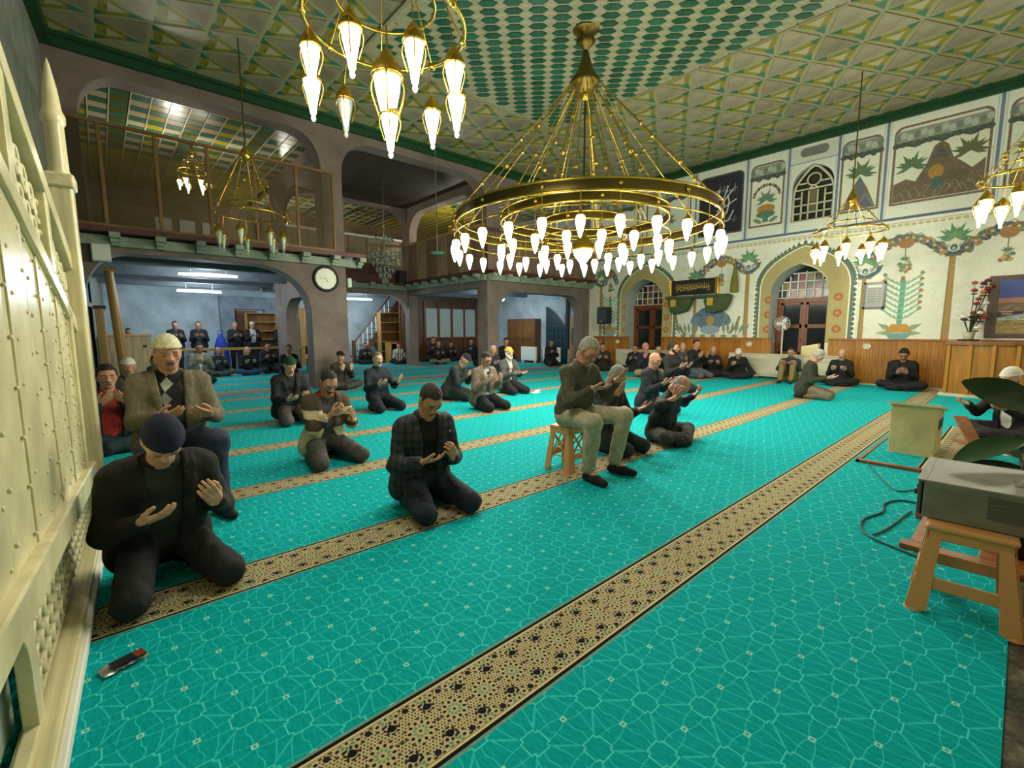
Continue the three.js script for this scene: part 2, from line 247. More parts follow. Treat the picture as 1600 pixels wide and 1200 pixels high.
    band(.06, .12, '#5f6f62'); band(.12, .15, '#efe9c8'); band(.15, .62, '#ab9c68'); band(.60, .64, '#d8cfa4');
    for (const sd of [-1, 1]) for (const y of [1.35, 1.75, 2.15]) { el(zm + sd * (hw - .36), y, .1, .1, '#a3673c'); el(zm + sd * (hw - .36), y, .04, .04, '#c58a4c'); }
  }
  // tall flowering vase
  const vase = (z, sc) => { path([[z, 1.5], [z + .015, 2.42]], '#5f9a86', .10 * sc); for (let k = 0; k < 7; k++) for (const sd of [-1, 1]) { const y = 1.55 + k * .13; path([[z, y], [z + sd * .16, y + .1], [z + sd * .31, y + .24 - k * .005]], '#7aa88e', .035 * sc); el(z + sd * .33, y + .27, .04, .04, k % 2 ? '#a3693f' : '#7d7f56'); for (let q = 1; q < 5; q++) frond(z + sd * .075 * q, y + .05 * q, sd > 0 ? 1.2 - q * .1 : 1.94 + q * .1, .09, '#86b09a', .014); } frond(z, 2.3, 1.57, .25, '#5f9a86', .06); el(z, 2.5, .04, .05, '#a3693f'); for (const sd of [-1, 1]) { frond(z + sd * .1, 1.3, sd > 0 ? .5 : 2.6, .35, '#7b9c7c', .06); frond(z + sd * .1, 1.25, sd > 0 ? 0 : 3.14, .32, '#86a58a', .05); } path([[z - .27, 1.26], [z - .14, 1.46], [z + .14, 1.46], [z + .27, 1.26]], '#b98b3c'); path([[z - .26, 1.25], [z + .26, 1.25], [z + .14, 1.1], [z - .14, 1.1]], '#6a9a98'); };
  vase(-2.0, 1); vase(-10.15, 1.0); vase(0.75, 1);
  // big blue flower under the calligraphy board
  for (let k = 0; k < 11; k++) { const a = k / 10 * Math.PI; el(-6.45 + Math.cos(a) * .42, 1.6 + Math.sin(a) * .26, .2, .15, k % 2 ? '#566b7c' : '#6b7f8a', a); } el(-6.45, 1.55, .38, .24, '#5d7284'); el(-6.45, 1.62, .13, .14, '#a78a4c'); el(-6.45, 1.34, .3, .14, '#8a9ca8');
  for (const sd of [-1, 1]) for (let k = 0; k < 6; k++) { frond(-6.45 + sd * (.45 + k * .1), 1.2, Math.PI / 2 + sd * (.2 - k * .15), .38, '#7a8c78', .05); } path([[-7.6, 1.9], [-7.5, 1.45], [-7.35, 1.3], [-7.2, 1.16]], '#8a7a58', .07); path([[-5.6, 1.7], [-5.7, 1.4], [-5.85, 1.25]], '#8a7a58', .07);
  for (let k = 0; k < 12; k++) el(-7.3 + k * .16, 1.15, .09, .05, k % 2 ? '#c7c9b4' : '#7d8a6c');
  for (let i = 0; i < 26000; i++) { const q = r(); g.fillStyle = q < .45 ? 'rgba(222,222,206,.22)' : q < .75 ? 'rgba(90,90,72,.10)' : 'rgba(150,140,104,.14)'; g.fillRect(r() * w, r() * h, 1 + r() * 4, 1 + r() * 4); }
}, true, false);
const wallPaint = new THREE.MeshStandardMaterial({ map: wallTex, roughness: 0.72, bumpMap: T.plasterBump, bumpScale: 0.003 });
// pointed / round arched opening in (z, y)
function niche(z0, z1, y0, spring, top) { const p = new THREE.Path(), m = (z0 + z1) / 2, hw = (z1 - z0) / 2; p.moveTo(z0, y0); p.lineTo(z0, spring); p.bezierCurveTo(z0, spring + (top - spring) * .6, m - hw * .5, top - (top - spring) * .12, m, top); p.bezierCurveTo(m + hw * .5, top - (top - spring) * .12, z1, spring + (top - spring) * .6, z1, spring); p.lineTo(z1, y0); p.closePath(); return p; }
const NICHES = [[-4.80, -3.44], [-9.50, -8.06]];
{
  const s = poly([[WZ0, 0], [WZ1, 0], [WZ1, 6.3], [WZ0, 6.3]]);
  for (const [a, b] of NICHES) s.holes.push(niche(a, b, .02, 2.28, 3.05));
  s.holes.push(niche(-4.42, -3.5, 4.14, 5.0, 5.52));
  let g = extrude(s, .82, 0, 16);
  g = clean(g); const p = g.attributes.position, uv = g.attributes.uv;
  for (let i = 0; i < p.count; i++) uv.setXY(i, (p.getX(i) - WZ0) / (WZ1 - WZ0), p.getY(i) / (1040 / 2048 * (WZ1 - WZ0)));
  // shape (z, y), depth +x ; mirror-free: rotate so that local x -> world z
  g.applyMatrix4(new THREE.Matrix4().makeBasis(V(0, 0, 1), V(0, 1, 0), V(-1, 0, 0))); g.translate(XR + .82, 0, 0);
  struct('wall_right', g, [wallPaint, std('#c2c6c2', .8, { map: T.plaster })], 'white side wall painted with framed pictures, garlands and palm columns', 'wall');
}
{
  const back = struct('wall_right_outer', uvBox(bx(XR + .82, XR + .95, 0, 6.3, WZ0, WZ1)), std('#1c2024', .9), 'dark outer shell behind the niches', 'wall');
  back.name = 'wall_outer';
}

// ---- main ceiling
const CELLX = .70, CELLZ = .78, Z0C = -3.83, X0C = 8.72, CZ = [3.82, 8.72, -8.12, -2.2];
const ceilTex = ctex(512, 286, (g, w, h) => {
  const sx = w / (2 * CELLX), sz = h / CELLZ, tri = (pts, c) => { g.fillStyle = c; g.beginPath(); pts.forEach((p, i) => i ? g.lineTo(p[0] * sx, p[1] * sz) : g.moveTo(p[0] * sx, p[1] * sz)); g.closePath(); g.fill(); };
  g.fillStyle = '#8d8a66'; g.fillRect(0, 0, w, h); const r = rng(8);
  for (const col of [0, 1]) for (let k = -2; k < 3; k++) {
    const x = col * CELLX, z = k * CELLZ + (col ? .39 : 0);
    // triangle pointing +x between two cream ones: ochre blocks, small cream triangle, green corners
    const zc = z + .39;
    tri([[x + .05, zc - .33], [x + .05, zc + .33], [x + .52, zc + .02], [x + .52, zc - .02]], '#7d7422');
    tri([[x + .17, zc - .14], [x + .17, zc + .14], [x + .40, zc]], '#a09878');
    tri([[x + .02, zc - .36], [x + .02, zc - .16], [x + .17, zc - .2]], '#2a5c48'); tri([[x + .02, zc + .36], [x + .02, zc + .16], [x + .17, zc + .2]], '#2a5c48');
    tri([[x + .42, zc - .09], [x + .42, zc + .09], [x + .66, zc]], '#34695a');
    tri([[x + .12, zc - .04], [x + .12, zc + .04], [x + .17, zc + .1], [x + .17, zc - .1]], '#5f6a2a');
  }
  for (let i = 0; i < 500; i++) { g.fillStyle = 'rgba(30,40,25,.10)'; g.fillRect(r() * w, r() * h, 3, 2); }
});
const cellMats = ['#968c72', '#8e846b', '#9c9278'].map(c => std(c, .42, { map: T.plaster }));
const hexMats = ['#1c5a42', '#184f3a', '#22624b'].map(c => std(c, .4, { map: T.plaster }));
{
  const g = bx(-1.8, XR + .5, YC, YC + .25, ZR - .2, ZQ + .4), p = g.attributes.position, uv = g.attributes.uv;
  for (let i = 0; i < p.count; i++) uv.setXY(i, (p.getX(i) - X0C) / (2 * CELLX), -(p.getZ(i) - Z0C) / CELLZ);
  const c = struct('ceiling', g, new THREE.MeshStandardMaterial({ map: ceilTex, roughness: .45 }), 'painted wooden ceiling of triangles around a green lattice centre', 'ceiling');
  // raised cream triangles
  const tg = extrude(poly([[0, 0], [.64, -.33], [.64, .33]]), .018).rotateX(Math.PI / 2); uvBox(tg);
  for (let i = -14; i < 8; i++) for (let j = -10; j < 8; j++) {
    const x = X0C + i * CELLX, z = Z0C + j * CELLZ + (i & 1 ? .39 : 0);
    if (x < -.9 || x > XR - .3 || z < ZR + .3 || z > ZQ - .4) continue;
    if (x > CZ[0] - .4 && x < CZ[1] - .05 && z > CZ[2] - .1 && z < CZ[3] + .1) continue;
    const m = part('ceiling_panel', tg, cellMats[Math.floor(rnd() * 3)], c); m.position.set(x + .02, YC + .002, z);
  }
  // centre field: cream board, ochre diamonds, green hexagons
  const EP = .375, EQ = .19, S2 = Math.SQRT1_2;          // lattice runs along the diagonals
  const lat = ctex(256, 128, (q, w, h) => {
    q.fillStyle = '#8f8a6e'; q.fillRect(0, 0, w, h); q.strokeStyle = '#b3ad90'; q.lineWidth = 5; q.beginPath(); q.moveTo(0, 0); q.lineTo(w, h); q.moveTo(0, h); q.lineTo(w, 0); q.stroke();
    q.fillStyle = '#6d5c2c'; for (const [x, y] of [[w / 2, h / 2]]) { q.beginPath(); q.moveTo(x - 22, y); q.lineTo(x, y - 24); q.lineTo(x + 22, y); q.lineTo(x, y + 24); q.fill(); }
  });
  const cg = bx(CZ[0], CZ[1], YC - .03, YC + .01, CZ[2], CZ[3]), cp = cg.attributes.position, cu = cg.attributes.uv;
  for (let i = 0; i < cp.count; i++) { const P = (cp.getX(i) + cp.getZ(i)) * S2, Q = (cp.getZ(i) - cp.getX(i)) * S2; cu.setXY(i, P / EP + .5, Q / EQ + .5); }
  part('centre_board', cg, new THREE.MeshStandardMaterial({ map: lat, roughness: .5 }), c);
  const hp = [[-.15, 0], [-.075, -.07], [.075, -.07], [.15, 0], [.075, .07], [-.075, .07]];
  const hg = extrude(poly(hp.map(([a, b]) => [(a - b) * S2, (a + b) * S2])), .012).rotateX(Math.PI / 2); uvBox(hg);
  const spots = [];
  for (let i = -40; i < 40; i++) for (let j = -80; j < 80; j++) { const x = (i * EP - j * EQ) * S2, z = (i * EP + j * EQ) * S2; if (x > CZ[0] + .12 && x < CZ[1] - .12 && z > CZ[2] + .12 && z < CZ[3] - .12) spots.push([x, z]); }
  spots.sort((a, b) => Math.hypot(a[0] - 4.6, a[1] + 3.4) - Math.hypot(b[0] - 4.6, b[1] + 3.4));
  const rest = [];
  spots.forEach(([x, z], k) => { if (k < 300) { const m = part('lattice_panel', hg, hexMats[Math.floor(rnd() * 3)], c); m.position.set(x, YC - .03, z); } else rest.push(hg.clone().translate(x, YC - .03, z)); });
  if (rest.length) part('lattice_field', merge(rest), hexMats[0], c).userData.kind = 'stuff';
  for (const [a, b, d, e] of [[CZ[0] - .05, CZ[0], CZ[2] - .05, CZ[3] + .05], [CZ[1], CZ[1] + .05, CZ[2] - .05, CZ[3] + .05], [CZ[0], CZ[1], CZ[2] - .05, CZ[2]], [CZ[0], CZ[1], CZ[3], CZ[3] + .05]]) part('batten', bx(a, b, YC - .045, YC, d, e), cellMats[0], c);
}
// cornice in painted green
{
  const place = (label, list) => struct('trim', uvBox(merge(list)), M.green, label, 'cornice');
  place('green painted cornice above the gallery arches', [bx(-1.4, XR, YC - .21, YC, ZR, ZR + .09), bx(-1.4, XR, YC - .07, YC, ZR, ZR + .16)]);
  place('green painted cornice above the framed wall pictures', [bx(XR - .09, XR, YC - .19, YC, ZR, ZQ), bx(XR - .15, XR, YC - .07, YC, ZR, ZQ)]);
  place('green painted cornice on the front wall', [bx(-1.4, XR, YC - .19, YC, ZQ - .13, ZQ)]);
}
// ---- left wall, slightly out of square, and qibla wall behind the camera
const LW = (z) => -.35 - .0632 * (z - ZR);
{
  const a = Math.atan(.0632), g = uvBox(box(.4, 6.5, 21.6, -.2, 3.1, 0)).rotateY(-a).translate(LW(-9), 0, -9);
  struct('wall_left', g, M.greyGreen, 'grey green plastered wall above the pulpit', 'wall');
  const c = struct('trim', uvBox(box(.14, .2, 13, .07, YC - .1, 0)).rotateY(-a).translate(LW(-5), 0, -5), M.green, 'green painted cornice above the pulpit wall', 'cornice');
  struct('wall_qibla', uvBox(bx(-1.8, XR + .6, -.1, YC + .2, ZQ, ZQ + .3)), M.cream, 'plain cream front wall behind the camera', 'wall').name = 'wall_front';
}
// ------------------------------------------------------------ arcade, galleries and the rooms under them
function archHole(x0, x1, y0, spring, top, rl, rr = rl) {
  const p = new THREE.Path(), h = top - spring; p.moveTo(x0, y0); p.lineTo(x0, spring);
  p.bezierCurveTo(x0, spring + h * .58, x0 + rl * .42, top, x0 + rl, top); p.lineTo(x1 - rr, top);
  p.bezierCurveTo(x1 - rr * .42, top, x1, spring + h * .58, x1, spring); p.lineTo(x1, y0); p.closePath(); return p;
}
{
  const s = poly([[-1.2, -.1], [XR + .3, -.1], [XR + .3, YC + .1], [-1.2, YC + .1]]);
  s.holes.push(archHole(-.16, 3.72, 0, 1.75, 2.78, .7, 1.15));
  s.holes.push(archHole(.02, 4.08, 3.14, 5.05, 5.80, .65));
  s.holes.push(archHole(4.55, 8.95, 0, 5.0, 5.84, .75));
  s.holes.push(archHole(9.36, 13.5, 0, 1.7, 2.58, .75));
  s.holes.push(archHole(9.42, 13.5, 3.14, 5.05, 5.80, .65));
  struct('wall_rear', uvBox(clean(extrude(s, .42, .012, 14)), .5).translate(0, 0, ZR - .43), M.taupe, 'taupe plastered arcade wall with round cornered arches', 'wall');
  // back of the recess
  const b = poly([[4.55, -.1], [9.36, -.1], [9.36, YC], [4.55, YC]]);
  b.holes.push(archHole(4.7, 9.02, 0, 1.85, 2.68, .9)); b.holes.push(archHole(4.7, 9.02, 3.14, 4.95, 5.82, .8));
  struct('wall_recess', uvBox(clean(extrude(b, .34, .01, 12)), .5).translate(0, 0, ZB - .34), M.taupe, 'taupe arched wall at the back of the open bay', 'wall').name = 'wall_bay_back';
  // sides of the recess: local x runs along -z
  const side = (x, holes, label, nm) => { const q = poly([[0, -.1], [4.5, -.1], [4.5, YC], [0, YC]]); holes.forEach(h => q.holes.push(h)); const m = struct(nm, uvBox(clean(extrude(q, .3, .01, 12)), .5).rotateY(Math.PI / 2).translate(x, 0, ZR - .43), M.taupe, label, 'wall'); return m; };
  side(4.28, [archHole(.95, 3.55, 0, 1.6, 2.3, .8), archHole(.4, 4.2, 3.14, 4.9, 5.6, .7)], 'taupe wall with a small arch beside the open bay', 'wall_bay_left');
  side(8.97, [archHole(.1, 4.4, 0, 2.66, 2.68, .03), archHole(.15, 4.25, 3.14, 4.8, 5.65, .9)], 'taupe wall with a square opening beside the open bay', 'wall_bay_right');
  struct('wall_end', uvBox(bx(-1.6, 14.3, -.1, YC, ZE - .3, ZE), .5), M.blueWall, 'pale blue end wall under the gallery', 'wall');
  struct('wall_side_rear', uvBox(bx(XR, XR + .3, -.1, YC, ZE, ZR - .42), .5), M.blueWall, 'pale blue side wall beyond the right hand arch', 'wall').name = 'wall_side';
  // gallery floors with dark boarded underside
  const fl = (x0, x1, z0, z1, label) => { const o = struct('gallery_floor', uvBox(bx(x0, x1, YB + .03, YG, z0, z1), .5), M.darkWood, label, 'gallery floor'); return o; };
  const f1 = fl(-1.4, 4.4, ZE, ZR - .4, 'dark boarded gallery floor over the left bay'), f2 = fl(4.4, 9.1, ZE, ZB - .05, 'dark boarded gallery floor over the stairs'), f3 = fl(9.1, XR, ZE, ZR - .4, 'dark boarded gallery floor over the right bay');
  const beamMat = std('#6c757d', .7, { map: T.plaster });
  for (const z of [-12.6, -14.9, -16.4, -18.0]) part('beam', uvBox(bx(-1.2, 4.3, YB - .2, YB + .04, z - .13, z + .13)), beamMat, f1);
  for (const z of [-17.0, -18.4]) part('beam', uvBox(bx(4.5, 9.2, YB - .2, YB + .04, z - .13, z + .13)), beamMat, f2);
  for (const z of [-12.8, -14.6, -16.4]) part('beam', uvBox(bx(9.3, XR, YB - .2, YB + .04, z - .13, z + .13)), beamMat, f3);
  // recess ceiling of dark boards
  const rc = struct('ceiling_bay', uvBox(bx(4.2, 9.4, 5.9, 6.2, ZB - .3, ZR - .3)), M.darkWood, 'dark boarded ceiling over the open bay', 'ceiling');
  for (let k = 0; k < 16; k++) part('ceiling_board', uvBox(bx(4.58, 8.95, 5.882, 5.9, ZR - .46 - k * .285, ZR - .46 - k * .285 - .27)), k % 2 ? M.darkWood : std('#382a24', .6, { map: T.wood }), rc);
}
// gallery ceilings of painted tiles
const tileMats = { g: std('#3d6b55', .3), c: std('#b9a98a', .3), y: std('#a59a22', .3), d: std('#5f5b26', .3), l: std('#cfc2a0', .4) };
{
  const tg = box(.29, .02, .27), bt = box(.022, .03, 1);
  const gc = (x0, x1, z0, z1, ylim, label) => {
    const o = struct('ceiling_gallery', uvBox(bx(x0 - .1, x1 + .1, 5.92, 6.12, z0 - .1, z1 + .1)), tileMats.d, label, 'ceiling');
    let n = 0; const rest = [];
    for (let z = z1 - .15, j = 0; z > z0; z -= .29, j++) for (let i = 0, x = x0 + .17; x < x1; x += .32, i++) {
      const key = (j % 2) ? 'g' : (i % 2 ? 'y' : 'c');
      const k2 = (i % 2 && !(j % 2) && (i % 4 === 1)) ? 'd' : key;
      if (z > ylim && n < 300) { const m = part('ceiling_tile', tg, tileMats[k2], o); m.position.set(x, 5.908, z); n++; } else rest.push(tg.clone().translate(x, 5.908, z));
    }
    for (let x = x0 + .01; x < x1; x += .32) { const b = part('batten', bt, tileMats.l, o); b.scale.z = z1 - z0; b.position.set(x, 5.9, (z0 + z1) / 2); }
    if (rest.length) part('far_tiles', merge(rest), tileMats.y, o).userData.kind = 'stuff';
  };
  gc(-1.1, 4.2, ZE, ZR - .5, -15.6, 'green, yellow and cream tiled gallery ceiling behind the screen');
  gc(4.6, 9.2, ZE, ZB - .36, -19.5, 'green and yellow tiled gallery ceiling behind the crystal chandelier');
  gc(9.3, XR, ZE, ZR - .5, -14.5, 'green and yellow tiled gallery ceiling right of the open bay');
}
// beams with joist ends under the gallery fronts
function joistRow(label, x0, x1, zf, axis, spots, out) {      // axis 'x': runs along x, front faces +z ; 'z': runs along z, front faces -x
  const o = thing('gallery_beam', label, 'beam');
  const P = (a0, a1, y0, y1, d0, d1) => axis === 'x' ? bx(a0, a1, y0, y1, zf + d0, zf + d1) : bx(zf - d1, zf - d0, y0, y1, a0, a1);
  part('beam', uvBox(P(x0, x1, 2.86, 3.03, 0, .16)), M.sage, o);
  part('fascia', uvBox(P(x0, x1, 3.06, 3.15, 0, out)), M.redWood, o);
  for (const s of spots) { const j = part('joist_end', uvBox(merge([P(s - .075, s + .075, 2.97, 3.06, 0, out + .02), P(s - .06, s + .06, 2.91, 2.97, 0, out * .72), P(s - .05, s + .05, 2.86, 2.91, 0, out * .5)])), M.sage, o); }
  return o;
}
joistRow('sage green beam with joist ends under the screened left gallery', -.5, 4.9, ZR, 'x', [-.3, .34, .98, 1.6, 2.25, 2.88, 3.54, 4.21, 4.82], .42);
joistRow('sage green beam with joist ends under the right gallery front', 8.9, XR, ZR, 'x', [9.0, 9.6, 10.2, 10.8, 11.4, 12.0, 12.6, 13.2, 13.75], .34);
joistRow('sage green beam with joist ends at the back of the open bay', 4.6, 8.97, ZB, 'x', [5.3, 6.0, 6.7, 7.4, 8.1, 8.75], .34);
joistRow('sage green beam with joist ends on the right side of the open bay', ZB + .1, ZR, 8.97, 'z', [-15.5, -14.9, -14.3, -13.7, -13.1, -12.5, -11.9, -11.35], .34);
// screened left gallery front
const meshMat = new THREE.MeshPhysicalMaterial({ color: '#4a3a1c', roughness: .7, transparent: true, opacity: .40, side: THREE.DoubleSide });
{
  const o = thing('gallery_screen', 'brown mesh screen in wooden frame along the left gallery', 'screen', [0, 0, ZR + .34]);
  const posts = [-.55, .26, 1.02, 1.81, 2.61, 3.42, 4.2], pm = std('#8a6230', .5, { map: T.wood });
  posts.forEach(x => part('post', rbx(x - .028, x + .028, 3.15, 4.88, -.025, .025, .006), pm, o));
  for (let i = 0; i < posts.length - 1; i++) part('mesh_panel', bx(posts[i] + .028, posts[i + 1] - .028, 3.2, 4.84, -.004, .004), meshMat, o);
  part('top_rail', bx(-.55, 4.228, 4.84, 4.89, -.026, .026), pm, o); part('bottom_rail', bx(-.55, 4.228, 3.15, 3.2, -.026, .026), pm, o);
}
{ // panelled fronts around the recess and on the right wing
  const beige = std('#a58c6c', .7, { map: T.plaster }), tan = std('#8d7058', .65, { map: T.wood });
  const o = thing('gallery_parapet', 'beige panelled parapet with carved red brown base at the back of the open bay', 'parapet', [0, 0, ZB + .3]);
  part('carved_base', uvBox(bx(4.6, 8.6, 3.15, 3.7, -.03, .03)), M.redWood, o);
  const carve = []; for (let x = 4.9; x < 8.5; x += .17) for (let j = 0; j < 2; j++) carve.push(new THREE.TorusGeometry(.06, .012, 4, 10).translate(x + j * .085, 3.36 + j * .14, .035));
  part('carving', merge(carve), M.brownWood, o);
  for (let k = 0; k < 6; k++) part('panel', bx(4.62 + k * .66, 5.24 + k * .66, 3.72, 4.56, -.02, .01), beige, o);
  for (let k = 0; k < 7; k++) part('post', bx(4.59 + k * .66 - .022, 4.59 + k * .66 + .022, 3.7, 4.62, -.03, .03), tan, o);
  part('top_rail', rbx(4.57, 8.6, 4.58, 4.66, -.05, .05, .01), M.white, o);
  const q = thing('gallery_parapet', 'brown boarded parapet along the right side of the open bay', 'parapet', [8.67, 0, 0]);
  for (let k = 0; k < 7; k++) part('panel', bx(-.02, .02, 3.15, 4.4, ZR + .2 - k * .64, ZR + .2 - k * .64 - .61), k % 2 ? beige : tan, q);
  part('top_rail', rbx(-.04, .04, 4.4, 4.48, ZB + .42, ZR + .2, .01), M.pine, q);
  const w = thing('gallery_parapet', 'mauve brown boarded parapet on the right gallery front', 'parapet', [0, 0, ZR + .26]);
  for (let k = 0; k < 7; k++) part('panel', uvBox(bx(8.75 + k * .73, 9.46 + k * .73, 3.15, 4.25, -.02, .02)), std('#85695c', .6, { map: T.wood }), w);
  part('top_rail', rbx(8.72, XR, 4.25, 4.33, -.04, .04, .01), M.brownWood, w);
}
{ // behind the screen: gallery benches wall with pale windows
  const o = struct('wall_gallery', uvBox(bx(-1.4, 13.8, YG, 6.0, ZE, ZE + .12), .5), std('#8f7c5c', .7, { map: T.plaster }), 'tan gallery back wall with pale windows', 'wall');
  for (const x of [1.9, 2.55, 3.2, 5.6, 6.7, 7.8]) part('window_pane', bx(x - .22, x + .22, 3.5, 5.1, ZE + .12, ZE + .15), std('#cfd0c4', .4), o);
}

// ---- things under the galleries
function plankRow(o, nm, x0, x1, y0, y1, z0, z1, n, mats, alongZ = false) { for (let k = 0; k < n; k++) { const a = k / n, b = (k + 1) / n; part(nm, uvBox(alongZ ? bx(x0, x1, y0, y1, z0 + (z1 - z0) * a + .003, z0 + (z1 - z0) * b - .003) : bx(x0 + (x1 - x0) * a + .003, x0 + (x1 - x0) * b - .003, y0, y1, z0, z1)), mats[Math.floor(rnd() * mats.length)], o); } }
{ // partition with four pale windows
  const o = struct('wall_partition', uvBox(bx(9.35, XR, 0, YB, -17.5, -17.38)), M.brownWood, 'brown wooden partition with four pale windows', 'wall');
  [10.85, 11.55, 12.25, 12.92].forEach(x => { part('window_pane', bx(x - .28, x + .28, 1.05, 2.3, -17.38, -17.35), std('#aebdbb', .35), o); });
  [9.45, 10.5, 11.2, 11.9, 12.58, 13.25].forEach(x => part('mullion', rbx(x - .05, x + .05, .1, 2.6, -17.38, -17.32, .01), M.doorWood, o));
  part('sill', bx(10.4, 13.3, .98, 1.05, -17.38, -17.28), M.doorWood, o);
}
{
  const d = struct('door_1', null, null, 'wooden door with frosted glass on the end wall', 'door');
  part('frame', merge([bx(6.02, 6.12, 0, 2.2, ZE, ZE + .1), bx(7.05, 7.15, 0, 2.2, ZE, ZE + .1), bx(6.02, 7.15, 2.2, 2.3, ZE, ZE + .1)]), M.pine, d); part('leaf', rbx(6.13, 7.04, 0.01, 2.19, ZE + .01, ZE + .06, .006), M.pine, d); part('glass', bx(6.35, 6.82, .95, 1.95, ZE + .06, ZE + .07), std('#b4bcc0', .3), d); part('handle', cyl([6.95, 1.05, ZE + .06], [6.95, 1.05, ZE + .12], .015), M.chrome, d);
  const e = struct('door_2', null, null, 'dark brown door in a grey blue recess', 'door');
  part('surround', uvBox(merge([bx(3.3, 3.75, 0, 2.15, ZE, ZE + .25), bx(4.75, 5.2, 0, 2.15, ZE, ZE + .25), bx(3.3, 5.2, 2.15, 2.6, ZE, ZE + .25)])), std('#8f9fae', .8, { map: T.plaster }), e); part('leaf', rbx(3.8, 4.5, 0.01, 2.1, ZE + .01, ZE + .08, .006), M.doorWood, e);
  for (let k = 0; k < 3; k++) part('panel', bx(3.9, 4.4, .2 + k * .64, .74 + k * .64, ZE + .08, ZE + .095), M.brownWood, e);
}
function shelfUnit(name, label, x0, x1, y1, z, depth, shelves, m) {
  const o = thing(name, label, 'bookcase', [0, 0, z]);
  part('side_panel', bx(x0, x0 + .03, 0, y1, 0, depth), m, o); part('side_panel', bx(x1 - .03, x1, 0, y1, 0, depth), m, o); part('back_panel', bx(x0, x1, 0, y1, -.015, .005), std('#8a6538', .6, { map: T.wood }), o);
  for (let k = 0; k <= shelves; k++) part('shelf', bx(x0 + .03, x1 - .03, y1 - .03 - k * (y1 - .1) / shelves, y1 - k * (y1 - .1) / shelves, 0, depth), m, o);
  return o;
}
shelfUnit('bookcase', 'pine bookcase with open shelves behind the low rail', 3.95, 4.95, 2.0, -18.9, .3, 6, M.pine);
shelfUnit('bookcase', 'pine bookcase with open shelves beside the stairs', 8.75, 9.95, 2.1, -18.28, .3, 5, M.pine);
{
  const c = thing('low_cabinet', 'low pine shoe cabinet in front of the bookcase', 'cabinet', [9.75, 0, -17.68]);
  part('top', bx(-.85, .95, .8, .85, -.25, .25), M.pine, c); part('side_panel', bx(-.85, -.8, 0, .8, -.25, .25), M.pine, c); part('side_panel', bx(.62, .95, 0, .8, -.25, .27), std('#c98f2c', .5, { map: T.wood }), c); part('shelf', bx(-.8, .62, .4, .43, -.25, .24), M.pine, c); part('back_panel', bx(-.8, .62, 0, .8, -.25, -.23), M.darkWood, c);
  const s = thing('staircase', 'wooden staircase with balustrade rising along the end wall', 'stairs', [7.75, 0, -18.75]);
  for (let k = 0; k < 11; k++) part('step', bx(k * .19, k * .19 + .24, k * .235, k * .235 + .04, -.5, .35), M.brownWood, s);
  const sg = extrude(poly([[0, -.02], [.2, -.02], [2.4, 2.62], [2.4, 2.9], [2.2, 2.9]]), .05).translate(0, 0, .35); part('stringer', sg, M.brownWood, s);
  part('handrail', cyl([0, .85, .38], [1.75, 2.9, .38], .035), M.brownWood, s); part('newel_post', rbx(-.06, .06, 0, .95, .32, .44, .01), M.brownWood, s);
  for (let k = 1; k < 9; k++) part('baluster', cyl([k * .2, k * .235, .38], [k * .2, k * .235 + .82, .38], .02, .02, 6), M.white, s);
}
{ // low rail in front of the standing men, rear left
  const o = thing('low_rail', 'low honey wooden rail at the back of the left bay', 'rail', [0, 0, -17.1]);
  part('top_rail', rbx(1.6, 5.4, .74, .82, -.05, .05, .01), M.pine, o); for (let x = 1.7; x < 5.4; x += .6) part('baluster', bx(x - .03, x + .03, 0, .74, -.03, .03), M.pine, o);
  const d = thing('lectern_desk', 'beige fronted desk behind the seated men at the far left', 'desk', [.55, 0, -15.95]);
  part('front_panel', rbx(-.45, .48, .05, 1.22, .2, .24, .01), std('#b39c74', .6, { map: T.wood }), d); part('top', rbx(-.48, .5, 1.22, 1.27, -.25, .26, .01), M.pine, d); part('side_panel', bx(-.45, -.41, 0, 1.22, -.22, .2), M.pine, d); part('side_panel', bx(.44, .48, 0, 1.22, -.22, .2), M.pine, d); part('outlet', bx(.3, .38, .92, .99, .24, .25), M.darkWood, d);
  const p = thing('wooden_post', 'round pine post leaning under the gallery beam', 'post', [.3, 0, -14.0]);
  part('shaft', cyl([.1, 0, 0], [-.03, 2.78, 0], .1, .085, 14), std('#a9803c', .5, { map: T.wood }), p); part('cap', bx(-.16, .12, 2.7, 2.78, -.13, .13), M.pine, p);
  const n = thing('notice_cabinet', 'pine cabinet with pale papers against the left wall', 'cabinet', [.02, 0, -14.95]);
  part('body', rbx(-.05, .1, 0, 1.9, -.5, .5, .01), M.pine, n); part('door', rbx(.1, .12, .1, 1.8, -.46, -.02, .005), std('#b9a98a', .6), n); part('door', rbx(.1, .12, .1, 1.8, .02, .46, .005), std('#b9a98a', .6), n); part('top_board', bx(-.08, .15, 1.9, 1.95, -.55, .55), M.darkWood, n);
  const bd = thing('blue_poster', 'blue and white poster on the wall left of the pine post', 'poster', [-.05, 2.35, -15.2]); part('sheet', bx(0, .01, -.3, .3, -.3, .3), std('#2f7fb4', .5), bd); part('white_band', bx(.01, .014, -.3, .3, -.3, -.05), std('#d7e2e8', .5), bd);
}
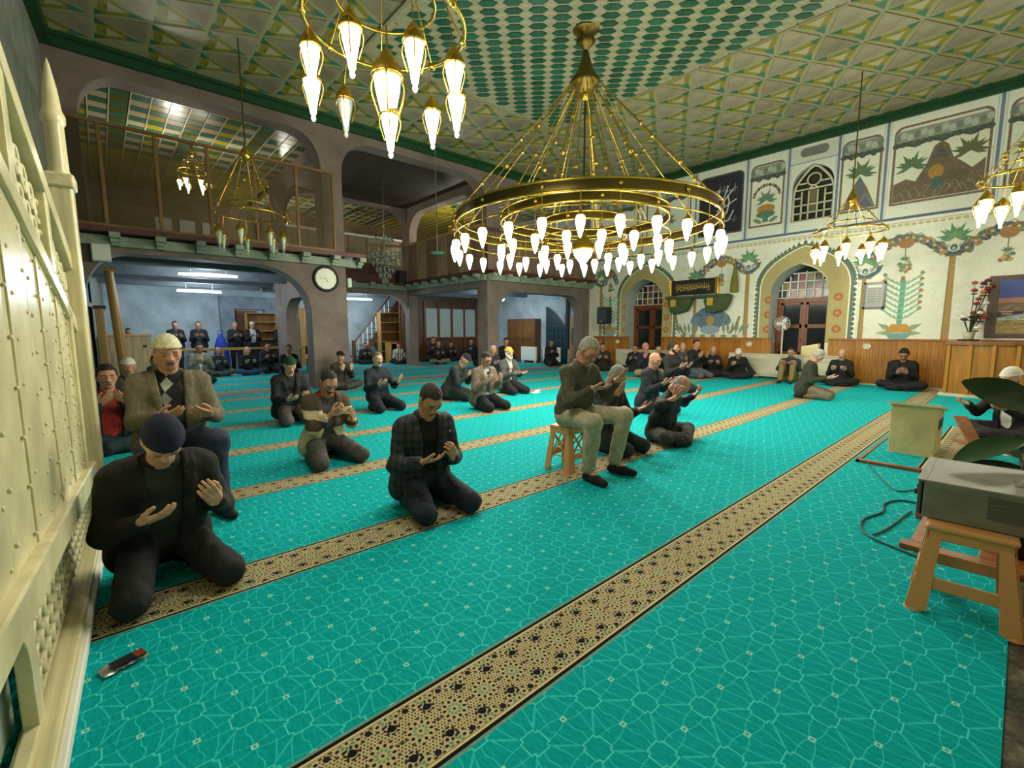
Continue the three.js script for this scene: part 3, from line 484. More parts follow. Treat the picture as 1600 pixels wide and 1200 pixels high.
{ // right arch: cabinet, blue door recess, oval-glass door, radiators
  const c = thing('wooden_cabinet', 'brown two part wooden cabinet seen through the right arch', 'cabinet', [XR, 0, 0]);
  part('body', rbx(-.32, -.005, 0, 1.82, -15.4, -13.65, .01), M.brownWood, c); part('upper_door', rbx(-.345, -.32, .98, 1.78, -15.36, -13.69, .006), std('#8a5a2c', .45, { map: T.wood }), c); part('lower_door', rbx(-.345, -.32, .06, .93, -15.36, -13.69, .006), std('#7d4f26', .45, { map: T.wood }), c); part('handle', sph(.035, -.36, .62, -13.9), M.chrome, c);
  const d = struct('door_3', null, null, 'dark blue grilled doorway under a curved head', 'door');
  const s = new THREE.Shape(); s.moveTo(0, 0); s.lineTo(1.15, 0); s.lineTo(1.15, 2.3); s.bezierCurveTo(.8, 2.2, .1, 1.7, 0, 1.0); s.closePath();
  part('leaf', extrude(s, .04).rotateY(Math.PI / 2).translate(XR - .05, 0, -12.15), std('#14303c', .4), d);
  for (let k = 0; k < 5; k++) part('bar', bx(XR - .065, XR - .05, .3 + k * .3, .33 + k * .3, -13.2, -12.2), std('#2f5a66', .4), d);
  for (let k = 0; k < 5; k++) part('bar', bx(XR - .065, XR - .05, .1, 1.2 + (4 - k) * .2, -12.25 - k * .22, -12.28 - k * .22), std('#2f5a66', .4), d);
  part('dark_curtain', bx(XR - .08, XR - .01, .6, 2.55, -12.2, -12.05), std('#23303a', .8), d);
  const e = struct('door_4', null, null, 'honey wooden door with an oval glass beside the right arch', 'door');
  part('leaf', rbx(XR - .06, XR, 0, 1.85, -12.0, -11.55, .008), M.pine, e); part('oval_glass', new THREE.CylinderGeometry(.16, .16, .02, 24).scale(1, 1, 2.2).rotateZ(Math.PI / 2).rotateX(Math.PI / 2).translate(XR - .07, 1.1, -11.78), std('#5e6a5a', .25), e);
  for (const [z, lab] of [[-13.85, 'white panel radiator under the wooden cabinet'], [-12.55, 'white panel radiator below the blue grilled doorway']]) { const r = thing('radiator', lab, 'radiator', [XR - .5, 0, z]); part('panel', rbx(-.05, .05, .08, .66, -.45, .45, .02), M.white, r); for (let k = 0; k < 8; k++) part('fin', rbx(-.062, -.05, .12, .62, -.4 + k * .1, -.34 + k * .1, .005), M.white, r); part('foot', bx(-.04, .04, 0, .08, -.4, -.34), M.white, r); part('foot', bx(-.04, .04, 0, .08, .34, .4), M.white, r); }
}
// fluorescent fittings
function fluorescent(label, a, b, hang = .24) {
  const o = thing('fluorescent_lamp', label, 'lamp', a), d = [b[0] - a[0], b[1] - a[1], b[2] - a[2]];
  part('housing', cyl([0, .05, 0], [d[0], d[1] + .05, d[2]], .03, .03, 6), M.white, o); part('tube', cyl([0, 0, 0], d, .022, .022, 10), M.tube, o);
  part('hanger', cyl([d[0] * .2, .05, d[2] * .2], [d[0] * .2, hang, d[2] * .2], .008), M.white, o); part('hanger', cyl([d[0] * .8, .05, d[2] * .8], [d[0] * .8, hang, d[2] * .8], .008), M.white, o);
  const L = lamp([(a[0] + b[0]) / 2, a[1] - .12, (a[2] + b[2]) / 2], LIGHT.tube, COOL, 12); scene.add(L);
}
fluorescent('long fluorescent tube nearest the left arch', [1.56, 2.74, -13.95], [2.80, 2.74, -13.8]);
fluorescent('fluorescent tube farther back under the left gallery', [1.83, 2.55, -17.0], [2.97, 2.55, -17.0], .42);
fluorescent('fluorescent tube beyond the clock pillar', [7.06, 2.56, -17.5], [8.2, 2.56, -17.5], .42);
{ const o = thing('round_ceiling_lamp', 'round white ceiling lamp inside the right arch', 'lamp', [11.75, 2.52, -13.8]); part('diffuser', lathe([[0, -.05], [.12, -.04], [.17, 0], [.17, .03]], 20), M.tube, o); part('base', new THREE.CylinderGeometry(.18, .18, .03, 20).translate(0, .05, 0), M.white, o); part('stem', cyl([0, .06, 0], [0, .45, 0], .012), M.white, o); scene.add(lamp([11.75, 2.38, -13.8], LIGHT.tube * .8, COOL, 8)); }
{ // wall clock on the pillar, loudspeakers
  const o = thing('wall_clock', 'round white wall clock with black rim on the pillar', 'clock', [4.07, 2.56, ZR + .02]);
  part('rim', new THREE.TorusGeometry(.27, .035, 8, 36), M.black, o); part('face', new THREE.CylinderGeometry(.265, .265, .03, 32).rotateX(Math.PI / 2), std('#e6e4d2', .5), o);
  for (let k = 0; k < 12; k++) { const a = k * Math.PI / 6; part('hour_mark', box(.008, .03, .004).translate(0, .225, .018).rotateZ(a), std('#57564c', .6), o); }
  part('hand', box(.15, .012, .004, -.07, .01, .02), std('#8f8a70', .5), o); part('hand', box(.012, .1, .004, 0, -.04, .02).rotateZ(.5), std('#8f8a70', .5), o);
  const spk = (nm, label, x, y, z, w, h, d, mm) => { const q = thing(nm, label, 'loudspeaker', [x, y, z]); part('cabinet', rbx(-w / 2, w / 2, -h / 2, h / 2, 0, d, .015), mm, q); part('grille', rbx(-w * .44, w * .44, -h * .45, h * .45, d, d + .012, .01), std(mm === M.black ? '#1f2226' : '#c9ccc4', .8), q); part('bracket', box(.06, .06, .06, 0, 0, -.02), M.black, q); return q; };
  spk('loudspeaker', 'small pale loudspeaker on the arcade wall at far left', .14, 2.72, ZR + .04, .26, .3, .2, std('#b9beb8', .6));
  spk('loudspeaker', 'black loudspeaker hung in the corner of the open bay', 8.42, 3.3, ZB + .42, .3, .42, .25, M.black);
  spk('loudspeaker', 'small white sensor box beside the clock pillar', 4.62, 2.5, ZR - .05, .1, .22, .12, M.white);
}
// ------------------------------------------------------------ right wall: windows, doors, wainscot, fittings
{ // upper window with white stone tracery
  const o = struct('window_1', null, null, 'arched upper window with white tracery', 'window');
  part('glass', extrude(new THREE.Shape(niche(-4.42, -3.5, 4.14, 5.0, 5.52).getPoints(12)), .02).applyMatrix4(new THREE.Matrix4().makeBasis(V(0, 0, 1), V(0, 1, 0), V(-1, 0, 0))).translate(XR + .22, 0, 0), std('#35342c', .25), o);
  const bar = (pts, r = .022) => part('tracery_bar', tube(pts.map(([z, y]) => [XR + .1, y, z]), r, 24, 6), M.cream, o), m = -3.96;
  bar([[-4.4, 4.16], [-4.38, 5.0], [-4.2, 5.3], [m, 5.5], [-3.72, 5.3], [-3.54, 5.0], [-3.52, 4.16]], .03);
  for (const z of [-4.22, -4.06, -3.86, -3.7]) bar([[z, 4.16], [z, 4.9]]);
  for (const y of [4.17, 4.36, 4.56, 4.95]) bar([[-4.4, y], [m, y], [-3.52, y]]);
  bar([[-4.22, 4.75], [-4.38, 4.75]]); bar([[-3.7, 4.75], [-3.54, 4.75]]);
  part('tracery_ring', new THREE.TorusGeometry(.15, .022, 6, 20).rotateY(Math.PI / 2).translate(XR + .1, 5.17, m), M.cream, o);
  bar([[-4.3, 5.1], [-4.12, 5.1]]); bar([[-3.8, 5.1], [-3.62, 5.1]]); bar([[-4.05, 4.95], [m, 5.02], [-3.87, 4.95]]);
  part('panel', bx(XR + .14, XR + .16, 4.38, 4.94, -4.05, -3.87), std('#6a6046', .4), o);
}
NICHES.forEach(([a, b], i) => {
  const o = struct('door_' + (i + 5), null, null, i ? 'wooden door with fanlight in the farther arched niche' : 'wooden double door with fanlight in the nearer arched niche', 'door'), x = XR + .58, m = (a + b) / 2;
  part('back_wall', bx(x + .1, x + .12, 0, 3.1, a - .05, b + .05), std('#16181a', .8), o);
  part('frame', merge([bx(x, x + .1, 0, 2.14, a, a + .1), bx(x, x + .1, 0, 2.14, b - .1, b), bx(x - .02, x + .1, 2.08, 2.2, a, b), bx(x, x + .1, 0, 2.1, m - .04, m + .04)]), M.doorWood, o);
  for (const [z0, z1] of [[a + .1, m - .04], [m + .04, b - .1]]) for (const [y0, y1] of [[.1, .62], [.72, 1.38], [1.48, 2.02]]) {
    part('pane', bx(x + .05, x + .06, y0, y1, z0 + .06, z1 - .06), M.glassDark, o);
    const r = part('rail', merge([bx(x + .02, x + .07, y1, y1 + .1, z0, z1), bx(x + .02, x + .07, y0 - .1, y1 + .1, z0, z0 + .06), bx(x + .02, x + .07, y0 - .1, y1 + .1, z1 - .06, z1)]), M.doorWood, o);
  }
  part('handle', sph(.025, x - .01, 1.05, m - .02), M.gold, o);
  const colors = ['#3a2a26', '#7d3a34', '#8a7a4a', '#332a2a', '#7a4440'].map(c => std(c, .2));
  for (let j = 0; j < 3; j++) for (let k = 0; k < 6; k++) { const z = a + .1 + (k + .5) * (b - a - .2) / 6, y = 2.22 + j * .22; if (y + .22 > 2.28 + Math.sqrt(Math.max(0, 1 - Math.pow((z - m) / ((b - a) / 2), 2))) * .72) continue; part('fanlight_pane', bx(x + .04, x + .05, y + .015, y + .205, z - .07, z + .07), colors[(k + j * 2) % 5], o); }
  const hw = (b - a) / 2; for (let k = 0; k < 7; k++) { const z = a + .1 + k * (b - a - .2) / 6, t = 2.26 + Math.sqrt(Math.max(0, 1 - Math.pow((z - m) / hw, 2))) * .66; if (t > 2.3) part('glazing_bar', bx(x + .01, x + .05, 2.2, t, z - .014, z + .014), M.white, o); }
  for (let j = 0; j < 4; j++) { const y = 2.21 + j * .22, q = hw * Math.sqrt(Math.max(0, 1 - Math.pow((y - 2.26) / .7, 2))); part('glazing_bar', bx(x + .01, x + .05, y - .014, y + .014, m - q, m + q), M.white, o); }
});
{ // honey wainscot of upright boards
  const boards = ['#b97a20', '#c28326', '#ad701c', '#bd7d22'].map(c => std(c, .36, { map: T.wood }));
  const g = uvBox(bx(-.012, .012, 0, 1.04, -.0565, .0565), 2);
  [[-11.02, -9.3, 'beyond the farther niche'], [-8.05, -4.7, 'between the two arched niches'], [-3.36, 1.05, 'right of the nearer niche']].forEach(([a, b, w]) => {
    const o = thing('wainscot', 'honey coloured board wainscot ' + w, 'wainscot', [XR - .02, 0, 0]); const n = Math.round((b - a) / .115);
    for (let k = 0; k < n; k++) { const m = part('board', g, boards[Math.floor(rnd() * 4)], o); m.position.set((k % 2) * .002, .03, a + (k + .5) * (b - a) / n); }
    part('cap_rail', rbx(-.035, .02, 1.07, 1.115, a, b, .008), boards[2], o); part('skirting', bx(-.02, .02, 0, .03, a, b), M.cream, o);
  });
  for (const [z, l] of [[-5.26, 'oval white socket cover on the boards between the niches'], [-2.55, 'oval white socket cover on the boards under the wall plaque'], [-9.75, 'oval white socket cover on the boards beyond the farther niche']]) { const o = thing('socket_cover', l, 'socket', [XR - .05, .93, z]); part('plate', new THREE.CylinderGeometry(.07, .07, .03, 20).scale(1, 1, 1.2).rotateZ(Math.PI / 2), M.cream, o); part('rosette', sph(.025, -.015, 0, 0), M.white, o); }
}
{ // low cream benches along the wall
  for (const [a, b, l] of [[-5.75, -2.98, 'long low cream board bench along the wall by the nearer niche'], [-9.7, -7.75, 'low cream board bench by the farther niche']]) { const o = thing('wall_bench', l, 'bench', [XR - .16, 0, 0]); part('front_board', rbx(-.06, -.03, .05, .64, a, b, .01), M.cream, o); part('top', rbx(-.07, .09, .64, .68, a, b, .012), M.cream, o); part('end_board', bx(-.04, .08, 0, .64, a, a + .03), M.cream, o); part('end_board', bx(-.04, .08, 0, .64, b - .03, b), M.cream, o); }
  const c = thing('small_box', 'small pale wooden box on the bench by the nearer niche', 'box', [XR - .12, .68, -3.72]); part('body', rbx(-.1, .09, 0, .2, -.18, .2, .008), std('#d9c68e', .5), c); part('lid', poly3([[-.18, .2], [.2, .2], [.2, .3], [-.18, .22]], .2), std('#e3d4a2', .5), c);
}
function poly3(pts, d) { return extrude(poly(pts), d).rotateY(-Math.PI / 2).translate(.1, 0, 0); }
{ // framed wall plaque
  const o = thing('wall_plaque', 'silver framed prayer time plaque beside the painted vase', 'plaque', [XR - .02, 2.14, -2.5]);
  part('frame', merge([bx(-.03, .02, -.31, -.27, -.21, .21), bx(-.03, .02, .27, .31, -.21, .21), bx(-.03, .02, -.31, .31, -.21, -.17), bx(-.03, .02, -.31, .31, .17, .21)]), std('#4d4a42', .3), o);
  part('plate', bx(-.012, .015, -.27, .27, -.17, .17), new THREE.MeshStandardMaterial({ map: ctex(128, 200, (g, w, h) => { g.fillStyle = '#8f928c'; g.fillRect(0, 0, w, h); g.fillStyle = '#5f625c'; for (let k = 0; k < 6; k++) { g.fillRect(18, 40 + k * 22, 60, 7); g.fillRect(88, 40 + k * 22, 24, 7); } g.fillStyle = '#c4c7c0'; g.fillRect(14, 10, 100, 20); }), roughness: .4 }), o);
  // calligraphy board with green canopy
  const c = thing('calligraphy_board', 'black board with gold calligraphy and gilt ends on the wall', 'sign', [XR - .06, 2.64, -7.0]);
  part('board', rbx(-.04, .05, -.22, .24, -.74, .74, .01), std('#15130f', .4), c);
  part('gilt_end', rbx(-.07, .03, -.24, .26, -.8, -.7, .01), M.gold, c); part('gilt_end', rbx(-.07, .03, -.24, .26, .7, .8, .01), M.gold, c);
  part('lettering', bx(-.046, -.04, -.15, .17, -.6, .6), new THREE.MeshStandardMaterial({ roughness: .35, map: ctex(512, 140, (g, w, h) => { g.fillStyle = '#15130f'; g.fillRect(0, 0, w, h); g.strokeStyle = '#c9a84e'; g.lineCap = 'round'; const r = rng(91); for (let x = 20; x < w - 30; x += 26) { g.lineWidth = 7; g.beginPath(); g.moveTo(x, 40 + r() * 50); g.bezierCurveTo(x + 30, 20 + r() * 30, x - 10, 100 + r() * 20, x + 34, 70 + r() * 40); g.stroke(); g.lineWidth = 6; g.beginPath(); g.moveTo(x + 8, 18 + r() * 12); g.lineTo(x + 10 + r() * 6, 92 + r() * 20); g.stroke(); if (r() < .5) { g.beginPath(); g.arc(x + 20, 118, 4, 0, 7); g.stroke(); } } }) }), c);
  const s = thing('green_canopy', 'olive green draped shelf canopy under the calligraphy board', 'canopy', [XR - .2, 2.1, -6.85]);
  const olive = std('#46542e', .75, { map: T.cloth });
  part('shelf', rbx(-.12, .18, .2, .28, -.95, 1.0, .02), olive, s);
  for (const z of [-.45, .72]) { const h = extrude(poly([[-.36, .22], [.36, .22], [.40, .1], [.3, -.2], [.12, -.24], [-.2, -.16], [-.3, 0]]), .14, .02).rotateY(Math.PI / 2).translate(-.08, 0, z); part('drape', h, olive, s); part('gilt_patch', bx(-.125, -.103, -.04, .18, z - .30, z - .12), std('#b39a2e', .5), s); }
  const f = thing('furled_banner', 'furled olive banner with pointed top beside the calligraphy board', 'banner', [XR - .16, 2.40, -5.72]); part('pole', cyl([0, 0, 0], [0, .92, 0], .018), M.brassDark, f); part('cloth', lathe([[.02, 0], [.11, .02], [.10, .3], [.06, .55], [.025, .8], [0, .86]], 12), std('#6d6b28', .8), f); part('finial', lathe([[0, .9], [.025, .92], [.012, .96], [0, 1.0]], 8), M.gold, f);
}
{ // picture on the wall, flowers and the preacher's desk in the right corner
  const pic = ctex(256, 300, (g, w, h) => { g.fillStyle = '#1f3f8a'; g.fillRect(0, 0, w, h * .4); g.fillStyle = '#a06a4a'; g.fillRect(0, h * .33, w, h * .12); g.fillStyle = '#6a4f3a'; g.fillRect(0, h * .42, w, h * .16); g.fillStyle = '#8fa3a4'; g.beginPath(); g.moveTo(0, h * .7); g.lineTo(w, h * .5); g.lineTo(w, h * .6); g.lineTo(0, h * .78); g.fill(); g.fillStyle = '#8a7844'; g.fillRect(0, h * .74, w, h * .26); g.fillStyle = '#a5825a'; g.fillRect(w * .45, h * .2, 26, h * .55); g.beginPath(); g.moveTo(w * .45, h * .2); g.lineTo(w * .45 + 13, h * .1); g.lineTo(w * .45 + 26, h * .2); g.fill(); const r = rng(5); for (let i = 0; i < 200; i++) { g.fillStyle = r() < .5 ? 'rgba(60,45,25,.35)' : 'rgba(200,180,130,.25)'; g.fillRect(r() * w, h * .42 + r() * h * .55, 10 + r() * 20, 3 + r() * 6); } });
  const o = thing('framed_picture', 'dark framed picture of a tower under blue sky', 'picture', [XR - .03, 1.8, .12]); part('frame', rbx(-.03, .02, -.64, .62, -.72, .62, .01), std('#4d3d34', .5), o); part('print', bx(-.036, -.03, -.56, .52, -.56, .5), new THREE.MeshStandardMaterial({ map: pic, roughness: .4 }), o); part('hook', sph(.04, 0, .78, -.2), M.brassDark, o);
  const k = thing('preacher_desk', 'honey wooden preacher desk with curved panelled front', 'pulpit desk', [13.26, 0, -.06]);
  const top = new THREE.Shape(); top.moveTo(-.5, -1.0); top.bezierCurveTo(-.72, -.4, -.72, .4, -.5, 1.0); top.lineTo(.45, 1.0); top.lineTo(.45, -1.0); top.closePath();
  part('body', extrude(top, 1.02, 0, 16).rotateX(-Math.PI / 2).scale(.96, 1, .96), std('#b0741c', .36, { map: T.wood }), k); part('top', extrude(top, .06, .01, 16).rotateX(-Math.PI / 2).translate(0, 1.03, 0), std('#8a5a18', .4, { map: T.wood }), k); part('plinth', extrude(top, .05, .005, 16).rotateX(-Math.PI / 2).scale(1.08, 1, 1.05), M.cream, k);
  for (let j = 0; j < 7; j++) { const t = j / 6, z = -1 + 2 * t, x = -.5 - .165 * (1 - Math.pow(2 * t - 1, 2)); part('rib', rbx(x - .02, x + .02, .06, 1.02, -z - .03, -z + .03, .012).scale(1, 1, .96), std('#c98d35', .35, { map: T.wood }), k); }
  const f = thing('flower_arrangement', 'tall artificial flower arrangement of red and white blooms beside the picture', 'flowers', [XR - .42, 1.109, -.8]);
  part('pot', lathe([[0, 0], [.07, 0], [.1, .16], [.085, .17], [.07, .02]], 14), M.cream, f); part('dish', new THREE.CylinderGeometry(.17, .15, .025, 18).translate(0, .005, 0), M.black, f);
  const r = rng(44), reds = ['#7a1420', '#8f2a30', '#c9c6ba', '#5a1a2a', '#b9503c', '#d6d3c4'].map(c => std(c, .6)), leaf = std('#2c3a22', .7);
  for (let i = 0; i < 26; i++) { const y = .25 + r() * .95, a = r() * 6.28, q = .08 + r() * .16 * (1.2 - y * .5), p = [Math.cos(a) * q, y, Math.sin(a) * q + .12 * y]; part('stem', cyl([0, .12, 0], p, .006, .005, 5), leaf, f); const b = []; for (let j = 0; j < 6; j++) b.push(sph(.032, p[0] + Math.cos(j * 1.05) * .028, p[1], p[2] + Math.sin(j * 1.05) * .028, 6, 5)); b.push(sph(.03, p[0], p[1] + .015, p[2], 6, 5)); part('bloom', merge(b), reds[i % 6], f); if (i % 2) part('leaf', new THREE.SphereGeometry(.06, 6, 4).scale(1.4, .25, .6).rotateY(a).translate(p[0] * .8, p[1] - .07, p[2] * .8), leaf, f); }
  // black loudspeaker on tripod and white fan
  const s = thing('speaker_stand', 'black loudspeaker on a tripod stand in the far corner', 'loudspeaker', [13.0, 0, -9.75]); part('pole', cyl([0, .15, 0], [0, 1.6, 0], .018), M.black, s); for (let j = 0; j < 3; j++) { const a = j * 2.09; part('leg', cyl([0, .5, 0], [Math.cos(a) * .35, 0.01, Math.sin(a) * .35], .012), M.black, s); } part('cabinet', rbx(-.16, .16, 1.55, 2.12, -.2, .2, .02), std('#24262a', .6), s); part('grille', rbx(-.18, -.16, 1.6, 2.07, -.17, .17, .01), std('#35383c', .8), s); part('badge', sph(.03, -.185, 1.62, 0, 8, 6), std('#a06a6a', .4), s);
  const fan = thing('pedestal_fan', 'white pedestal fan in the nearer niche', 'fan', [XR + .2, 0, -4.5]); part('base', new THREE.CylinderGeometry(.16, .17, .03, 20).translate(0, .02, 0), M.white, fan); part('pole', cyl([0, .03, 0], [0, 1.5, 0], .018), M.white, fan); part('motor', cyl([-.02, 1.5, 0], [.14, 1.5, 0], .06, .05), M.white, fan); part('guard', merge([.04, .09, .14, .19].map(q => new THREE.TorusGeometry(q, .006, 5, 28)).concat(Array.from({ length: 12 }, (_, j) => cyl([0, 0, 0], [Math.cos(j * .524) * .19, Math.sin(j * .524) * .19, 0], .004, .004, 4)))).rotateY(Math.PI / 2).translate(-.06, 1.5, 0), M.white, fan); for (let j = 0; j < 3; j++) part('blade', new THREE.SphereGeometry(.09, 8, 5).scale(1, .5, .06).translate(.09, 0, 0).rotateZ(j * 2.09).rotateY(Math.PI / 2).translate(-.04, 1.5, 0), M.white, fan);
}

// ------------------------------------------------------------ chandeliers
const bulbG = lathe([[0, -.20], [.012, -.185], [.03, -.13], [.05, -.05], [.052, -.01], [.04, .02], [.02, .035], [0, .04]], 12);
const capG = lathe([[0, .10], [.008, .095], [.014, .07], [.03, .045], [.045, .02], [.046, .0], [.038, .005]], 10);
function band(r, y0, y1, t = .012) { return lathe([[r - t, y0], [r, y0], [r, y1], [r - t, y1], [r - t, y0]], 72); }
const dimGold = new THREE.MeshStandardMaterial({ color: '#6a5c34', roughness: .3, metalness: 1 });
{
  const C = [6.3, 0, -5.2], o = thing('chandelier', 'large three ringed brass chandelier with dozens of lit bulbs', 'chandelier', C);
  const rings = [[2.17, 3.08, 3.22, 28], [1.40, 3.16, 3.29, 18], [.70, 3.08, 3.19, 9]];
  rings.forEach(([r, y0, y1, n], ri) => {
    const q = part('ring', band(r, y0, y1), dimGold, o);
    part('ring_bead', new THREE.TorusGeometry(r, .018, 6, 72).rotateX(Math.PI / 2).translate(0, y1, 0), M.gold, q); part('ring_bead', new THREE.TorusGeometry(r, .018, 6, 72).rotateX(Math.PI / 2).translate(0, y0, 0), M.gold, q);
    part('lower_hoop', new THREE.TorusGeometry(r + .02, .010, 5, 72).rotateX(Math.PI / 2).translate(0, 2.9, 0), M.gold, q);
    for (let k = 0; k < n; k++) {
      const a = (k + .5 * (ri & 1)) / n * Math.PI * 2, x = Math.cos(a) * (r + .02), z = Math.sin(a) * (r + .02), yb = 2.74 - .02 * ri;
      const b = part('bulb', bulbG, M.bulb, o); b.position.set(x, yb, z); b.scale.setScalar(1.25);
      const c = part('bulb_cap', capG, M.gold, o); c.position.set(x, yb + .02, z);
      part('bulb_chain', cyl([x, yb + .1, z], [x, y0, z], .006, .006, 5), M.gold, o);
      if (k % 2 === 0) part('boss', sph(.03, Math.cos(a) * (r + .012), (y0 + y1) / 2, Math.sin(a) * (r + .012), 8, 6), M.gold, o);
      if ((ri === 0 && k % 4 === 0) || (ri === 1 && k % 6 === 0)) { const L = lamp([C[0] + x, yb - .06, C[2] + z], LIGHT.big, WARM, 3); scene.add(L); }
    }
    const nr = [12, 9, 6][ri], hy = [5.42, 5.36, 5.3][ri], hr = [.19, .15, .1][ri];
    for (let k = 0; k < nr; k++) { const a = (k + .3 * ri) / nr * Math.PI * 2, A = [Math.cos(a) * hr, hy, Math.sin(a) * hr], B = [Math.cos(a) * r, y1, Math.sin(a) * r]; part('rod', cyl(A, B, .009, .009, 6), M.gold, o); for (const t of [.45 + .1 * ri, .78]) part('rod_ball', sph(.035, A[0] + (B[0] - A[0]) * t, A[1] + (B[1] - A[1]) * t, A[2] + (B[2] - A[2]) * t, 8, 6), M.gold, o); }
  });
  part('hub', lathe([[0, 5.2], [.1, 5.22], [.14, 5.3], [.22, 5.36], [.24, 5.42], [.17, 5.52], [.1, 5.68], [.05, 5.85], [.03, 5.9]], 20), M.brassDark, o);
  part('hub_boss', sph(.09, 0, 5.2, 0), M.gold, o); part('ceiling_rose', lathe([[.03, 5.88], [.1, 5.96], [.16, 6.02], [.1, 6.1], [.22, YC - .03]], 18), M.brassDark, o);
  part('centre_lamp', lathe([[0, 2.42], [.03, 2.45], [.06, 2.5], [.15, 2.62], [.17, 2.72], [.12, 2.8], [.05, 2.84]], 16), M.bulb, o); part('centre_crown', lathe([[.19, 2.70], [.2, 2.78], [.1, 2.9], [.03, 3.0]], 16), M.gold, o); part('centre_stem', cyl([0, 2.95, 0], [0, 5.25, 0], .015), dimGold, o);
  scene.add(lamp([C[0], 2.60, C[2]], LIGHT.big * 1.4, WARM, 6));
}
// lantern with glass body and pierced brass crown
const lanGlass = lathe([[0, -.27], [.012, -.262], [.018, -.245], [.012, -.228], [.022, -.21], [.034, -.13], [.056, -.03], [.062, .03], [.05, .055]], 14);
const lanCore = lathe([[0, -.2], [.018, -.17], [.03, -.1], [.036, -.02], [.03, .03], [0, .045]], 10);
const lanCrown = merge([lathe([[.066, .02], [.07, .05], [.052, .09], [.022, .135], [0, .16]], 14), new THREE.TorusGeometry(.068, .008, 5, 18).rotateX(Math.PI / 2).translate(0, .03, 0)].concat([0, 1, 2].map(k => { const a = k * 2.09; return tube([[Math.cos(a) * .068, .05, Math.sin(a) * .068], [Math.cos(a) * .088, .0, Math.sin(a) * .088], [Math.cos(a) * .05, -.14, Math.sin(a) * .05]], .0045, 10, 4); })));
const paleGlass = new THREE.MeshPhysicalMaterial({ color: '#e8efe6', roughness: .1, transmission: .85, thickness: 0, ior: 1.45 });
const litGlass = new THREE.MeshStandardMaterial({ color: '#fff8e4', emissive: new THREE.Color(1, .93, .74), emissiveIntensity: 4.5, roughness: .3 });
function lantern(o, p, s, lit) {
  const b = part('lantern', lanCrown, M.gold, o); b.position.set(...p); b.scale.setScalar(s);
  if (lit) part('lantern_glass', lanGlass, litGlass, b); else { part('lantern_glass', lanGlass, paleGlass, b); part('bulb', lanCore, std('#d8dcd2', .3), b); }
}
function ringChandelier(label, C, r, yRing, lanterns, hub, s, lit, seg = 8) {
  const o = thing('lantern_chandelier', label, 'chandelier', [C[0], 0, C[2]]);
  part('ring', new THREE.TorusGeometry(r, .016, 6, 48).rotateX(Math.PI / 2).translate(0, yRing, 0), M.gold, o); part('ring', new THREE.TorusGeometry(r * .62, .012, 6, 40).rotateX(Math.PI / 2).translate(0, yRing + .16, 0), M.gold, o);
  part('hub', lathe([[0, hub - .12], [.05, hub - .08], [.1, hub], [.05, hub + .1], [.015, hub + .16]], 12), M.gold, o); part('stem', cyl([0, hub + .1, 0], [0, YC, 0], .012), M.brassDark, o);
  for (let k = 0; k < seg; k++) { const a = (k + .5) / seg * 6.2832; part('rod', cyl([Math.cos(a) * .08, hub, Math.sin(a) * .08], [Math.cos(a) * r, yRing, Math.sin(a) * r], .006, .006, 5), M.gold, o); part('rod_ball', sph(.028, Math.cos(a) * (.08 + (r - .08) * .5), hub + (yRing - hub) * .5, Math.sin(a) * (.08 + (r - .08) * .5), 8, 6), M.gold, o); part('boss', sph(.03, Math.cos(a) * r, yRing, Math.sin(a) * r, 8, 6), M.gold, o); }
  lanterns.forEach(([x, y, z, sc, on]) => { lantern(o, [x - C[0], y, z - C[2]], sc, on); part('lantern_chain', cyl([x - C[0], y + .14 * sc, z - C[2]], [(x - C[0]) * .92, yRing, (z - C[2]) * .92], .004, .004, 4), M.gold, o); });
  return o;
}
